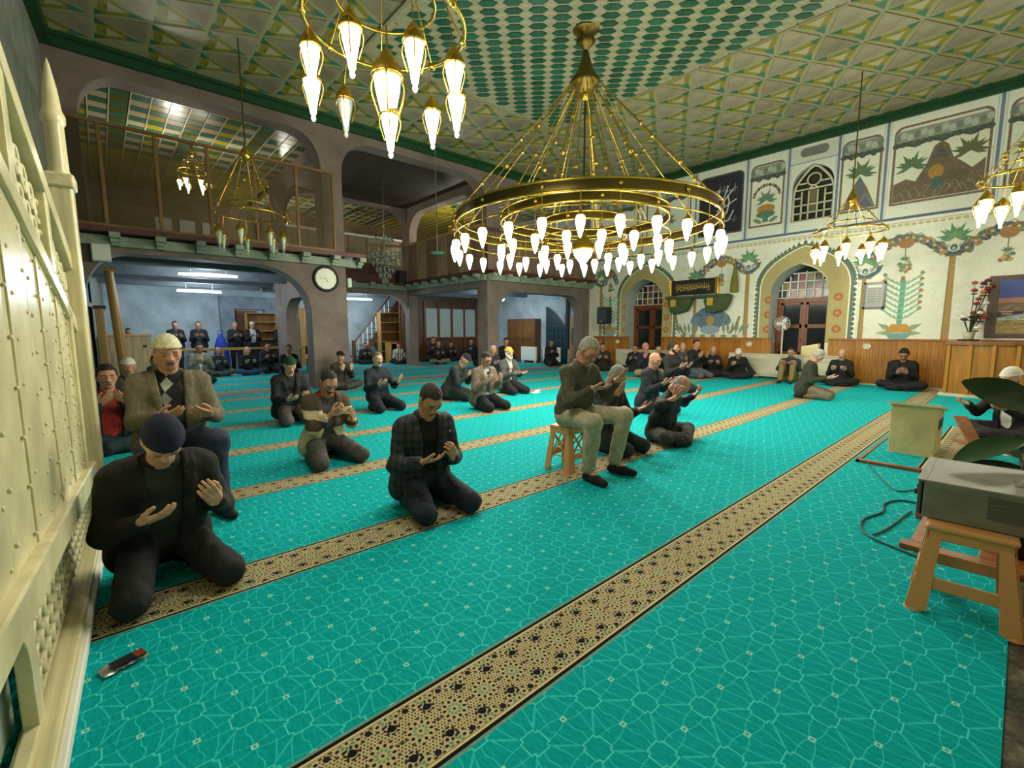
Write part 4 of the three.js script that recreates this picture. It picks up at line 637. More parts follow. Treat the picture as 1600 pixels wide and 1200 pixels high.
{
  const on = [[1.34, 3.22, -3.016, 1, 1], [1.632, 3.13, -2.741, 1, 1], [1.239, 3.26, -3.45, 1, 1], [1.966, 3.13, -2.778, 1, 1], [1.365, 3.22, -3.806, 1, 1], [2.176, 3.09, -3.057, 1, 1], [1.695, 3.12, -3.229, 1.55, 1], [1.71, 2.88, -3.24, 1, 1], [2.203, 3.12, -3.443, 1, 1], [1.674, 3.22, -3.934, 1, 0]];
  ringChandelier('brass lantern chandelier with glowing glass lanterns nearest the camera', [1.72, 0, -3.26], .56, 3.52, on, 4.4, 1, true);
  for (const i of [0, 2, 3, 5, 7]) scene.add(lamp([on[i][0], on[i][1] - .05, on[i][2]], LIGHT.mid * .55, WARM, 3));
  const off = []; for (let k = 0; k < 7; k++) { const a = k * .9 + .3; off.push([2.12 + Math.cos(a) * .5, 2.98, -9.2 + Math.sin(a) * .5, 1.0, 0]); }
  ringChandelier('unlit brass lantern chandelier with clear glass in front of the screened gallery', [2.12, 0, -9.2], .53, 3.36, off, 4.35, 1, false);
  const mk = (c, y, n, r, sc = 1) => Array.from({ length: n }, (_, k) => [c[0] + Math.cos(k / n * 6.283 + .2) * r, y, c[2] + Math.sin(k / n * 6.283 + .2) * r, sc, 1]);
  ringChandelier('lit brass lantern chandelier in front of the nearer arched niche', [11.2, 0, -2.5], .6, 3.26, mk([11.2, 0, -2.5], 2.93, 9, .55), 3.85, 1, true);
  for (const a of [0, 2.1, 4.2]) scene.add(lamp([11.2 + Math.cos(a) * .55, 2.86, -2.5 + Math.sin(a) * .55], LIGHT.mid, WARM, 3));
  ringChandelier('lit brass lantern chandelier at the right edge by the front wall', [9.1, 0, -.12], .5, 3.3, mk([9.1, 0, -.12], 3.0, 8, .46), 3.9, 1, true);
  for (const a of [1, 4.1]) scene.add(lamp([9.1 + Math.cos(a) * .46, 2.93, -.12 + Math.sin(a) * .46], LIGHT.mid, WARM, 3));
  ringChandelier('small lit brass lantern chandelier inside the screened gallery', [2.05, 0, -14.0], .32, 5.25, mk([2.05, 0, -14.0], 4.98, 6, .3, .8), 5.7, 1, true);
  for (const a of [0, 3.1]) scene.add(lamp([2.05 + Math.cos(a) * .3, 4.94, -14.0 + Math.sin(a) * .3], LIGHT.gallery, WARM, 3));
  ringChandelier('small lit brass lantern chandelier inside the right gallery', [10.2, 0, -14.6], .3, 4.9, mk([10.2, 0, -14.6], 4.62, 6, .28, .8), 5.5, 1, true);
  scene.add(lamp([10.2, 4.55, -14.6], LIGHT.gallery * 1.6, WARM, 3));
  ringChandelier('small lit brass lantern chandelier in the gallery over the stairs', [5.3, 0, -17.9], .3, 4.95, mk([5.3, 0, -17.9], 4.68, 6, .28, .8), 5.5, 1, true);
  scene.add(lamp([5.3, 4.6, -17.9], LIGHT.gallery * 1.6, WARM, 3));
  // grey crystal chandelier in the open bay
  const o = thing('crystal_chandelier', 'unlit grey crystal chandelier hanging in the open bay', 'chandelier', [6.8, 0, -13.5]), gm = new THREE.MeshPhysicalMaterial({ color: '#8fa39a', roughness: .15, metalness: .25 });
  part('stem', cyl([0, 3.0, 0], [0, 5.9, 0], .015), M.chrome, o);
  const tiers = [[.26, 4.2, 12], [.5, 3.72, 18], [.36, 3.5, 14], [.26, 3.3, 12], [.17, 3.12, 9], [.08, 2.95, 6]];
  tiers.forEach(([r, y, n], t) => { part('tier_hoop', new THREE.TorusGeometry(r, .014, 5, 32).rotateX(Math.PI / 2).translate(0, y, 0), M.chrome, o); const d = []; for (let k = 0; k < n; k++) { const a = k / n * 6.283; d.push(new THREE.OctahedronGeometry(.05).scale(.7, 1.7, .7).translate(Math.cos(a) * r, y - .08, Math.sin(a) * r)); } part('crystal_drops', merge(d), gm, o).userData.kind = 'stuff'; });
  for (let k = 0; k < 8; k++) { const a = k * .785, x = Math.cos(a), z = Math.sin(a); part('arm', tube([[x * .05, 3.55, z * .05], [x * .25, 3.5, z * .25], [x * .5, 3.72, z * .5]], .012, 14, 5), M.chrome, o); part('candle', cyl([x * .5, 3.72, z * .5], [x * .5, 3.86, z * .5], .022, .018, 8), gm, o); }
  const fn = thing('hanging_rod_lamp', 'thin rod with a small green dish hanging before the open bay', 'lamp', [6.72, 0, -10.4]); part('rod', cyl([0, 3.35, 0], [0, YC, 0], .014), M.chrome, fn); part('dish', lathe([[0, 3.3], [.12, 3.31], [.2, 3.35], [.19, 3.365], [.05, 3.38], [0, 3.4]], 18), std('#5d8a72', .4), fn);
}

// ------------------------------------------------------------ pulpit (minbar) at the left, rising towards the front wall
{
  const th = Math.atan2(-.05636, .99841), o = thing('pulpit', 'cream painted wooden pulpit with pierced handrail and studded boards', 'pulpit', [-.12, 0, -3.01], th);
  const cp = M.creamPaint, X0 = -.06, hrY = s => 2.155 + .354 * s, rail2 = s => 1.72 + .30 * s, low = s => .50 + .062 * s;      // s = local z
  const slab = (pts, x, t, nm, m = cp, bev = .008) => part(nm, extrude(poly(pts), t, bev).rotateY(-Math.PI / 2).translate(x, 0, 0), m, o);     // shape (s, y) -> z, y ; thickness to -x
  const s0 = -1.12, s1 = 3.4;
  // hollow inside: far side panel and the flight of steps
  slab([[s0 + .1, .06], [s1, .06], [s1, hrY(s1)], [s0 + .1, hrY(s0 + .1)]], X0 - .58, .03, 'far_side', M.cream, 0);
  slab([[s0 + .1, rail2(s0 + .1) - .30], [s1, rail2(s1) - .30], [s1, rail2(s1) - .2], [s0 + .1, rail2(s0 + .1) - .2]], X0 - .045, .53, 'stair_flight', M.cream, 0);
  // sloping rails
  slab([[s0, hrY(s0) - .03], [s1, hrY(s1) - .03], [s1, hrY(s1) + .06], [s0, hrY(s0) + .06]], X0 + .02, .06, 'handrail');
  slab([[s0, rail2(s0) - .045], [s1, rail2(s1) - .045], [s1, rail2(s1) + .03], [s0, rail2(s0) + .03]], X0 + .012, .05, 'lower_handrail');
  slab([[s0, low(s0) - .05], [s1, low(s1) - .05], [s1, low(s1) + .05], [s0, low(s0) + .05]], X0 + .03, .07, 'bottom_rail');
  // pierced tracery between the handrails: rings and crosses
  const tr = std('#cfc79c', .45); 
  for (let s = s0 + .12, k = 0; s < 2.2; s += .13, k++) { const y0 = rail2(s) + .06, y1 = hrY(s) - .08, n = Math.max(1, Math.round((y1 - y0) / .13)), l = []; for (let j = 0; j < n; j++) { const y = y0 + (j + .5) * (y1 - y0) / n; l.push(new THREE.TorusGeometry(.052, .013, 5, 10).rotateY(Math.PI / 2).translate(X0 - .015, y, s)); l.push(box(.012, .11, .018, X0 - .015, y, s).rotateX(0)); l.push(box(.012, .018, .11, X0 - .015, y, s)); } part('tracery', merge(l), tr, o); }
  for (const s of [-.3, .5, 1.3]) slab([[s - .04, rail2(s) + .02], [s + .04, rail2(s) + .02], [s + .04, hrY(s) - .02], [s - .04, hrY(s) - .02]], X0 + .015, .05, 'baluster_post');
  // boarded side with studs
  const edges = [-.80, -.62, -.42, -.2, .06, .36, .7, 1.08, 1.5, 2.0, 2.6, 3.4];
  for (let k = 0; k < edges.length - 1; k++) { const a = edges[k] + .004, b = edges[k + 1] - .004; slab([[a, low(a) + .04], [b, low(b) + .04], [b, rail2(b) - .05], [a, rail2(a) - .05]], X0 - .008 + (k % 2) * .006, .03, 'board', cp, .004); if (k < 9) slab([[a - .016, low(a) + .05], [a + .012, low(a) + .05], [a + .012, rail2(a) - .06], [a - .016, rail2(a) - .06]], X0 + .0, .014, 'batten', cp, .003); }
  const studG = new THREE.SphereGeometry(.009, 8, 6).scale(.7, 1, 1);
  for (let k = 0; k < 9; k++) for (let j = 0; j < 8; j++) { const s = edges[k] + .055, y = low(s) + .1 + j * (rail2(s) - low(s) - .2) / 7; const m = part('stud', studG, cp, o); m.position.set(X0 + .002, y, s); const m2 = part('stud', studG, cp, o); m2.position.set(X0 + .002, y + .06, edges[k + 1] - .05); }
  // pierced upright strip beside the entrance post
  const st = []; for (let y = .58; y < 1.36; y += .085) for (const s of [-.99, -.9]) { st.push(new THREE.TorusGeometry(.034, .011, 5, 9).rotateY(Math.PI / 2).translate(X0 - .01, y, s)); } part('strip_tracery', merge(st), tr, o);
  slab([[-.85, low(-.85)], [-.80, low(-.8)], [-.80, rail2(-.8)], [-.85, rail2(-.85)]], X0 + .012, .05, 'strip_stile');
  // entrance post with finial
  part('post', rbx(X0 - .05, X0 + .07, 0, 2.30, s0 - .08, s0 + .05, .02), cp, o);
  part('post_collar', rbx(X0 - .065, X0 + .085, 2.24, 2.33, s0 - .095, s0 + .065, .02), cp, o);
  part('finial', lathe([[.065, 2.32], [.05, 2.36], [.047, 2.62], [.058, 2.64], [.06, 2.68], [.045, 2.72], [.035, 2.84], [.012, 2.98], [0, 3.02]], 16).translate(X0 + .01, 0, s0 - .015), cp, o);
  // lattice under the bottom rail, arched opening, base ledge
  for (let s = -1.0; s < .92; s += .105) { const l = [], h = low(s) - .12; for (let j = 0; j < 5; j++) { const y = .1 + j * h / 5; l.push(new THREE.TorusGeometry(.04, .014, 5, 9, 4.6).rotateY(Math.PI / 2).translate(X0 - .03, y + .04, s)); l.push(box(.016, .02, .105, X0 - .03, y, s)); } part('lattice', merge(l), cp, o); }
  const ap = poly([[.92, .06], [s1, .06], [s1, low(s1) - .03], [.92, low(.92) - .03]]); ap.holes.push(archHole(1.0, 1.62, .09, .28, .50, .29)); 
  part('arch_panel', extrude(ap, .03, .005).rotateY(-Math.PI / 2).translate(X0 - .01, 0, 0), cp, o);
  part('arch_shade_panel', bx(X0 - .10, X0 - .08, .07, .6, .9, 1.8), std('#8fa296', .6), o);  // added flat panel; its sage colour stands in for greenish shading inside the arch
  part('base_ledge', rbx(X0 - .06, -.012, 0, .075, s0 - .1, s1, .012), cp, o); part('base_skirting', rbx(-.02, .008, 0, .05, s0 + .1, s1, .008), M.white, o);
}
// ------------------------------------------------------------ right foreground
function plasticStool(label, pos, turn, s = 1, cross = false, slim = 1) {
  const o = thing('plastic_stool', label, 'stool', pos, turn), m = M.plastic, H = .43 * s, a = .135 * s * slim, b = .19 * s * slim;        // half width at top / bottom
  part('seat', rbx(-a - .02, a + .02, H - .035, H, -a - .02, a + .02, .018), m, o);
  part('apron', merge([0, 1, 2, 3].map(k => rbx(-a - .012, a + .012, H - .075, H - .03, a - .004, a + .012, .006).rotateY(k * Math.PI / 2))), m, o);
  for (let k = 0; k < 4; k++) {                 // splayed corner legs, L-shaped
    const L = .07 * s, g = [];
    for (const sd of [0, 1]) { const q = extrude(poly(sd ? [[a, H - .04], [a - L * .62, H - .04], [b - L, 0.012], [b, 0.012]] : [[-a, H - .04], [-a + L * .62, H - .04], [-b + L, 0.012], [-b, 0.012]]), .014); const p = q.attributes.position; for (let i = 0; i < p.count; i++) { const y = p.getY(i), t = 1 - y / (H - .04); p.setZ(i, p.getZ(i) + a - .004 + (b - a) * t); } q.computeVertexNormals(); g.push(sd ? q.rotateY(k * Math.PI / 2) : q.rotateY((k + 1) * Math.PI / 2)); }
    part('leg', merge(g), m, o);
    const ca = k * Math.PI / 2; part('foot', new THREE.CylinderGeometry(.032 * s, .038 * s, .014, 10).translate(b - .022, .007, b - .022).rotateY(ca), m, o);
  }
  for (let k = 0; k < 4; k++) { const y = .15 * s, w = b - .018; if (k % 2 === 0 || !cross) part('stretcher', rbx(-w, w, y - .03 * s, y + .03 * s, -.006, .006, .005).translate(0, 0, a + (b - a) * .62).rotateY(k * Math.PI / 2), m, o); if (cross) { for (const sd of [-1, 1]) part('cross_brace', box(.012, .26 * s, .012).rotateZ(sd * .7).translate(0, .26 * s, a + (b - a) * .35).rotateY(k * Math.PI / 2), m, o); part('arc_brace', new THREE.TorusGeometry(.1 * s, .008, 5, 12, Math.PI).translate(0, .06 * s, a + (b - a) * .75).rotateY(k * Math.PI / 2), m, o); } }
  return o;
}
plasticStool('tan plastic stool under the grey metal box in the right foreground', [3.03, 0, -.1], .06, 1);
plasticStool('tan plastic stool under the seated grey haired man', [3.33, 0, -2.90], 0, 1.02, true, .82);
{
  const o = thing('amplifier', 'grey metal amplifier box on the plastic stool', 'amplifier', [3.22, .432, -.08], .03), gm = std('#7b7b6c', .45, { map: T.plaster }), dg = std('#4d4d44', .5);
  part('case', rbx(-.27, .3, 0, .185, -.2, .24, .008), gm, o); part('front_panel', rbx(-.26, .28, .006, .179, -.222, -.205, .006), dg, o); part('front_frame', merge([rbx(-.27, .3, .176, .186, -.225, -.19, .003), rbx(-.27, .3, 0, .01, -.225, -.19, .003)]), gm, o);
  part('vent', merge(Array.from({ length: 6 }, (_, k) => box(.004, .012, .12, -.271, .06 + k * .018, .08))), dg, o); for (let k = 0; k < 4; k++) part('knob', cyl([-.15 + k * .1, .09, -.222], [-.15 + k * .1, .09, -.24], .016, .014), M.black, o); part('label', bx(-.1, .02, .1853, .187, .1, .18), std('#5d5d52', .6), o);
  // rubber plant in a dark pot on a wooden frame
  const p = thing('rubber_plant', 'dark green rubber plant in a black pot behind the amplifier', 'plant', [3.95, .03, .06]);
  part('pot', lathe([[0, 0], [.13, 0], [.17, .28], [.185, .29], [.175, .31], [.155, .3], [.13, .04]], 20), std('#1d1a1a', .5), p); part('soil', new THREE.CylinderGeometry(.15, .15, .02, 16).translate(0, .26, 0), std('#2b211a', .95), p);
  part('stem', tube([[0, .25, 0], [.02, .5, .0], [-.02, .8, .03], [.03, 1.1, .05]], .013, 16, 6), std('#3d3a22', .7), p);
  const leafG = (() => { const g = new THREE.PlaneGeometry(1, 1, 10, 6), q = g.attributes.position; for (let i = 0; i < q.count; i++) { const t = q.getX(i) + .5, v = q.getY(i) * 2, w = Math.pow(Math.sin(Math.PI * Math.min(1, t * .97 + .015)), .7) * .24; q.setXYZ(i, t, v * v * .05 * w * 4 - .28 * t * t, v * w); } g.computeVertexNormals(); const top = clean(g), bot = top.clone(); bot.translate(0, -.004, 0); return merge([top, bot]); })();
  const lm = [new THREE.MeshPhysicalMaterial({ color: '#16301a', roughness: .3, side: THREE.DoubleSide, clearcoat: .4 }), new THREE.MeshPhysicalMaterial({ color: '#1f3d1e', roughness: .32, side: THREE.DoubleSide, clearcoat: .4 })];
  const leaf = (i, a, b, n, w) => { const A = V(...a), B = V(...b), ex = B.clone().sub(A), L = ex.length(); ex.normalize(); const ey = V(...n); ey.addScaledVector(ex, -ey.dot(ex)).normalize(); const ez = ex.clone().cross(ey); const m = part('leaf', leafG, lm[i % 2], p); m.applyMatrix4(new THREE.Matrix4().makeBasis(ex.multiplyScalar(L), ey.multiplyScalar(L), ez.multiplyScalar(L * w)).setPosition(A)); part('petiole', cyl([0, a[1] - .12, .03], a, .006, .006, 5), lm[1], p); };
  // base and tip of each leaf relative to the pot
  [[[.12, .84, .03], [.08, 1.03, -.27], [-1, .75, .2], 1.15], [[.10, .66, .0], [-.10, .58, -.30], [-.5, 1, -.1], 1], [[.04, .50, .0], [-.12, .47, -.34], [-.35, 1, .1], 1], [[.15, .8, .1], [.2, .95, .35], [-1, .6, 0], 1], [[.12, .62, .08], [.0, .60, .36], [-.7, .8, 0], 1], [[.05, .46, .06], [-.1, .36, .3], [-.6, .9, 0], 1], [[.1, .55, -.02], [.3, .62, -.26], [-.5, .9, 0], .9], [[.12, .9, .04], [.16, 1.22, .12], [-1, .1, .1], 1.1], [[.0, .6, .02], [-.2, .72, .04], [-.6, .7, 0], .9]].forEach((q, i) => leaf(i, ...q));
  const fr = thing('wooden_plant_base', 'low orange wooden frame under the plant pot', 'frame', [0, 0, 0]); const ow = std('#a5622c', .5, { map: T.wood });
  part('plank', rbx(3.6, 3.7, 0, .03, -.42, .3, .006), ow, fr); part('plank', rbx(4.25, 4.35, 0, .03, -.42, .3, .006), ow, fr); part('plank', rbx(3.7, 4.25, 0, .03, -.38, -.28, .006), ow, fr); part('plank', rbx(3.7, 4.25, 0, .03, -.08, .24, .006), ow, fr);
  // low platform with carpet top, edged in wood
  const q = thing('prayer_platform', 'low carpeted platform with brown wooden edging under the donation box', 'platform', [0, 0, 0]);
  const pg = bx(5.72, 8.6, 0, .022, -1.02, .05), pp = pg.attributes.position, pu = pg.attributes.uv; for (let i = 0; i < pp.count; i++) pu.setXY(i, pp.getX(i) / PX, -(pp.getZ(i) + .6) / PZ * .8); part('carpet_top', pg, carpetMat, q);
  part('edging', rbx(5.66, 5.72, 0, .03, -1.06, .05, .006), ow, q); part('edging', rbx(5.66, 8.6, 0, .03, -1.06, -1.02, .006), std('#7f6a4a', .6, { map: T.wood }), q);
  // pale donation box with sloping lid
  const b = thing('donation_box', 'pale wooden box with a sloping lid on the platform', 'box', [6.62, .0265, -.72], 0); const bw = std('#dccd92', .5, { map: T.plaster });
  part('body', extrude(poly([[-.32, 0], [.3, 0], [.3, .42], [-.32, .52]]), .36, .004).translate(0, 0, -.18), bw, b);
  part('lid', extrude(poly([[-.36, .53], [.34, .417], [.34, .437], [-.36, .552]]), .42, .003).translate(0, 0, -.21), std('#e4d8a6', .45, { map: T.plaster }), b); part('opening', bx(-.12, .22, .26, .36, .182, .19), std('#3a3428', .8), b); part('slot', bx(-.05, .05, .497, .502, -.06, -.04), M.black, b);
  // orange reading board
  const rb = thing('reading_stand', 'small orange wooden board leaning beside the imam', 'stand', [7.4, .022, -.36], .6); part('board', rbx(-.2, .2, -.01, .01, -.07, .07, .006).rotateZ(.75).translate(0, .16, 0), ow, rb); part('foot', rbx(-.16, .16, 0, .02, -.05, .05, .005), ow, rb);
  // cables on the carpet
  const cm = std('#1d4f52', .6);
  solo('cable', tube([[3.5, .008, -.3], [3.58, .008, -.49], [3.64, .008, -.58], [3.75, .008, -.64], [3.95, .008, -.66], [4.2, .008, -.60], [4.42, .008, -.62], [4.6, .008, -.55], [4.62, .008, -.45]], .007, 60, 6), cm, 'dark cable looping on the carpet left of the amplifier', 'cable');
  solo('cable', tube([[5.64, .010, -.95], [5.55, .008, -.92], [5.43, .008, -.87], [5.06, .008, -.72], [4.85, .008, -.6], [5.05, .008, -.48], [4.85, .008, -.36], [4.5, .008, -.22]], .006, 50, 6), cm, 'dark cable running from the donation box platform', 'cable');
  solo('cable', tube([[3.68, .008, -.56], [3.8, .008, -.53], [4.0, .008, -.50], [4.2, .008, -.48], [4.38, .008, -.46]], .006, 30, 6), std('#234a4c', .6), 'short dark cable crossing the looped one', 'cable');
  // wrapper
  const w = thing('snack_wrapper', 'crumpled silver and dark wrapper on the carpet by the pulpit', 'wrapper', [-.035, .003, -2.34], .35);
  const wg = new THREE.PlaneGeometry(.15, .075, 12, 8), wp = wg.attributes.position, r = rng(12); for (let i = 0; i < wp.count; i++) wp.setZ(i, .004 + r() * .012); wg.computeVertexNormals(); wg.rotateX(-Math.PI / 2);
  part('foil', wg, new THREE.MeshStandardMaterial({ color: '#a9b0b0', metalness: .7, roughness: .3, side: THREE.DoubleSide }), w); part('print', new THREE.BoxGeometry(.075, .004, .05).translate(.0, .018, 0), std('#1d1e2c', .35), w); part('print', new THREE.BoxGeometry(.035, .004, .05).translate(.055, .017, 0), std('#7a3a20', .4), w);
}
// ------------------------------------------------------------ people: smooth joined capsules, meshed by surface nets
function netMesh(f, lo, hi, cell) {
  const nx = Math.ceil((hi[0] - lo[0]) / cell) + 1, ny = Math.ceil((hi[1] - lo[1]) / cell) + 1, nz = Math.ceil((hi[2] - lo[2]) / cell) + 1;
  const val = new Float32Array(nx * ny * nz), B = 6, hb = B * cell * .5, skip = hb * 1.7321 * 1.25 + cell * 2;
  for (let bz = 0; bz < nz; bz += B) for (let by = 0; by < ny; by += B) for (let bX = 0; bX < nx; bX += B) {
    const c = f(lo[0] + bX * cell + hb, lo[1] + by * cell + hb, lo[2] + bz * cell + hb), far = Math.abs(c) > skip;
    for (let z = bz; z < Math.min(nz, bz + B); z++) for (let y = by; y < Math.min(ny, by + B); y++) { let i = (z * ny + y) * nx + bX; for (let x = bX; x < Math.min(nx, bX + B); x++, i++) val[i] = far ? c : f(lo[0] + x * cell, lo[1] + y * cell, lo[2] + z * cell); }
  }
  const idx = new Int32Array(nx * ny * nz).fill(-1), pos = [], sx = 1, sy = nx, sz = nx * ny, off = [0, sx, sy, sx + sy, sz, sx + sz, sy + sz, sx + sy + sz];
  const E = [[0, 1], [2, 3], [4, 5], [6, 7], [0, 2], [1, 3], [4, 6], [5, 7], [0, 4], [1, 5], [2, 6], [3, 7]];
  for (let z = 0; z < nz - 1; z++) for (let y = 0; y < ny - 1; y++) for (let x = 0; x < nx - 1; x++) {
    const i = z * sz + y * sy + x; let m = 0; for (let k = 0; k < 8; k++) if (val[i + off[k]] < 0) m |= 1 << k;
    if (m === 0 || m === 255) continue;
    let px = 0, py = 0, pz = 0, n = 0;
    for (const [a, b] of E) { const sa = (m >> a) & 1, sb = (m >> b) & 1; if (sa === sb) continue; const va = val[i + off[a]], vb = val[i + off[b]], t = va / (va - vb); px += (a & 1) + ((b & 1) - (a & 1)) * t; py += ((a >> 1) & 1) + (((b >> 1) & 1) - ((a >> 1) & 1)) * t; pz += (a >> 2) + ((b >> 2) - (a >> 2)) * t; n++; }
    idx[i] = pos.length / 3; pos.push(lo[0] + (x + px / n) * cell, lo[1] + (y + py / n) * cell, lo[2] + (z + pz / n) * cell);
  }
  const ind = [], quad = (a, b, c, d, fl) => { if (a < 0 || b < 0 || c < 0 || d < 0) return; if (fl) ind.push(a, b, c, a, c, d); else ind.push(a, c, b, a, d, c); };
  for (let z = 1; z < nz - 1; z++) for (let y = 1; y < ny - 1; y++) for (let x = 1; x < nx - 1; x++) {
    const i = z * sz + y * sy + x, s = val[i] < 0;
    if (s !== val[i + sx] < 0) quad(idx[i], idx[i - sy], idx[i - sy - sz], idx[i - sz], !s);
    if (s !== val[i + sy] < 0) quad(idx[i], idx[i - sz], idx[i - sz - sx], idx[i - sx], !s);
    if (s !== val[i + sz] < 0) quad(idx[i], idx[i - sx], idx[i - sx - sy], idx[i - sy], !s);
  }
  const g = new THREE.BufferGeometry(); g.setAttribute('position', new THREE.Float32BufferAttribute(pos, 3)); g.setIndex(ind); g.computeVertexNormals();
  const uv = new Float32Array(pos.length / 3 * 2); for (let k = 0; k < pos.length / 3; k++) { uv[k * 2] = (pos[k * 3] + pos[k * 3 + 2] * .8) * 4; uv[k * 2 + 1] = (pos[k * 3 + 1] + pos[k * 3 + 2] * .25) * 4; } g.setAttribute('uv', new THREE.BufferAttribute(uv, 2));
  return g;
}
const smin = (a, b, k) => { const h = Math.max(k - Math.abs(a - b), 0) / k; return Math.min(a, b) - h * h * k * .25; };
function field(prims, k) {            // prims: [a, b, ra, rb]
  const n = prims.length, D = new Float64Array(n * 9);
  prims.forEach(([a, b, ra, rb = ra], i) => { const d = [b[0] - a[0], b[1] - a[1], b[2] - a[2]], l = d[0] * d[0] + d[1] * d[1] + d[2] * d[2]; D.set([a[0], a[1], a[2], d[0], d[1], d[2], l > 1e-9 ? 1 / l : 0, ra, rb - ra], i * 9); });
  return (x, y, z) => { let r = 9; for (let i = 0, o = 0; i < n; i++, o += 9) { const px = x - D[o], py = y - D[o + 1], pz = z - D[o + 2]; let t = (px * D[o + 3] + py * D[o + 4] + pz * D[o + 5]) * D[o + 6]; t = t < 0 ? 0 : t > 1 ? 1 : t; const ex = px - D[o + 3] * t, ey = py - D[o + 4] * t, ez = pz - D[o + 5] * t, d = Math.sqrt(ex * ex + ey * ey + ez * ez) - D[o + 7] - D[o + 8] * t; if (d < r + k) { const h = Math.max(k - Math.abs(r - d), 0) / k; r = (r < d ? r : d) - h * h * k * .25; } } return r; };
}
function bounds(prims, pad) { const lo = [9, 9, 9], hi = [-9, -9, -9]; for (const [a, b, ra, rb = ra] of prims) for (let k = 0; k < 3; k++) { const r = Math.max(ra, rb) + pad; lo[k] = Math.min(lo[k], a[k] - r, b[k] - r); hi[k] = Math.max(hi[k], a[k] + r, b[k] + r); } return [lo, hi]; }
const hash3 = (x, y, z) => { let h = Math.imul(x, 374761393) + Math.imul(y, 668265263) + Math.imul(z, 1274126177); h = Math.imul(h ^ (h >>> 13), 1274126177); return ((h ^ (h >>> 16)) >>> 0) / 4294967296; };
function vnoise(x, y, z) { const ix = Math.floor(x), iy = Math.floor(y), iz = Math.floor(z); let fx = x - ix, fy = y - iy, fz = z - iz; fx = fx * fx * (3 - 2 * fx); fy = fy * fy * (3 - 2 * fy); fz = fz * fz * (3 - 2 * fz); let r = 0; for (let k = 0; k < 8; k++) { const a = k & 1, b = (k >> 1) & 1, c = k >> 2; r += hash3(ix + a, iy + b, iz + c) * (a ? fx : 1 - fx) * (b ? fy : 1 - fy) * (c ? fz : 1 - fz); } return r * 2 - 1; }
const add = (a, b, s = 1) => [a[0] + b[0] * s, a[1] + b[1] * s, a[2] + b[2] * s], sub = (a, b) => [a[0] - b[0], a[1] - b[1], a[2] - b[2]], len = a => Math.hypot(a[0], a[1], a[2]), nrm = a => { const l = len(a) || 1; return [a[0] / l, a[1] / l, a[2] / l]; }, dot = (a, b) => a[0] * b[0] + a[1] * b[1] + a[2] * b[2], cross = (a, b) => [a[1] * b[2] - a[2] * b[1], a[2] * b[0] - a[0] * b[2], a[0] * b[1] - a[1] * b[0]], mix = (a, b, t) => [a[0] + (b[0] - a[0]) * t, a[1] + (b[1] - a[1]) * t, a[2] + (b[2] - a[2]) * t];

// two-bone reach
function reach(S, Tg, l1, l2, pole) { let d = sub(Tg, S), L = len(d); const mx = (l1 + l2) * .995; if (L > mx) { Tg = add(S, nrm(d), mx); d = sub(Tg, S); L = mx; } const u = nrm(d), a = (l1 * l1 - l2 * l2 + L * L) / (2 * L), h = Math.sqrt(Math.max(0, l1 * l1 - a * a)); let p = sub(pole, S); p = nrm(sub(p, [u[0] * dot(p, u), u[1] * dot(p, u), u[2] * dot(p, u)])); return [add(add(S, u, a), p, h), Tg]; }

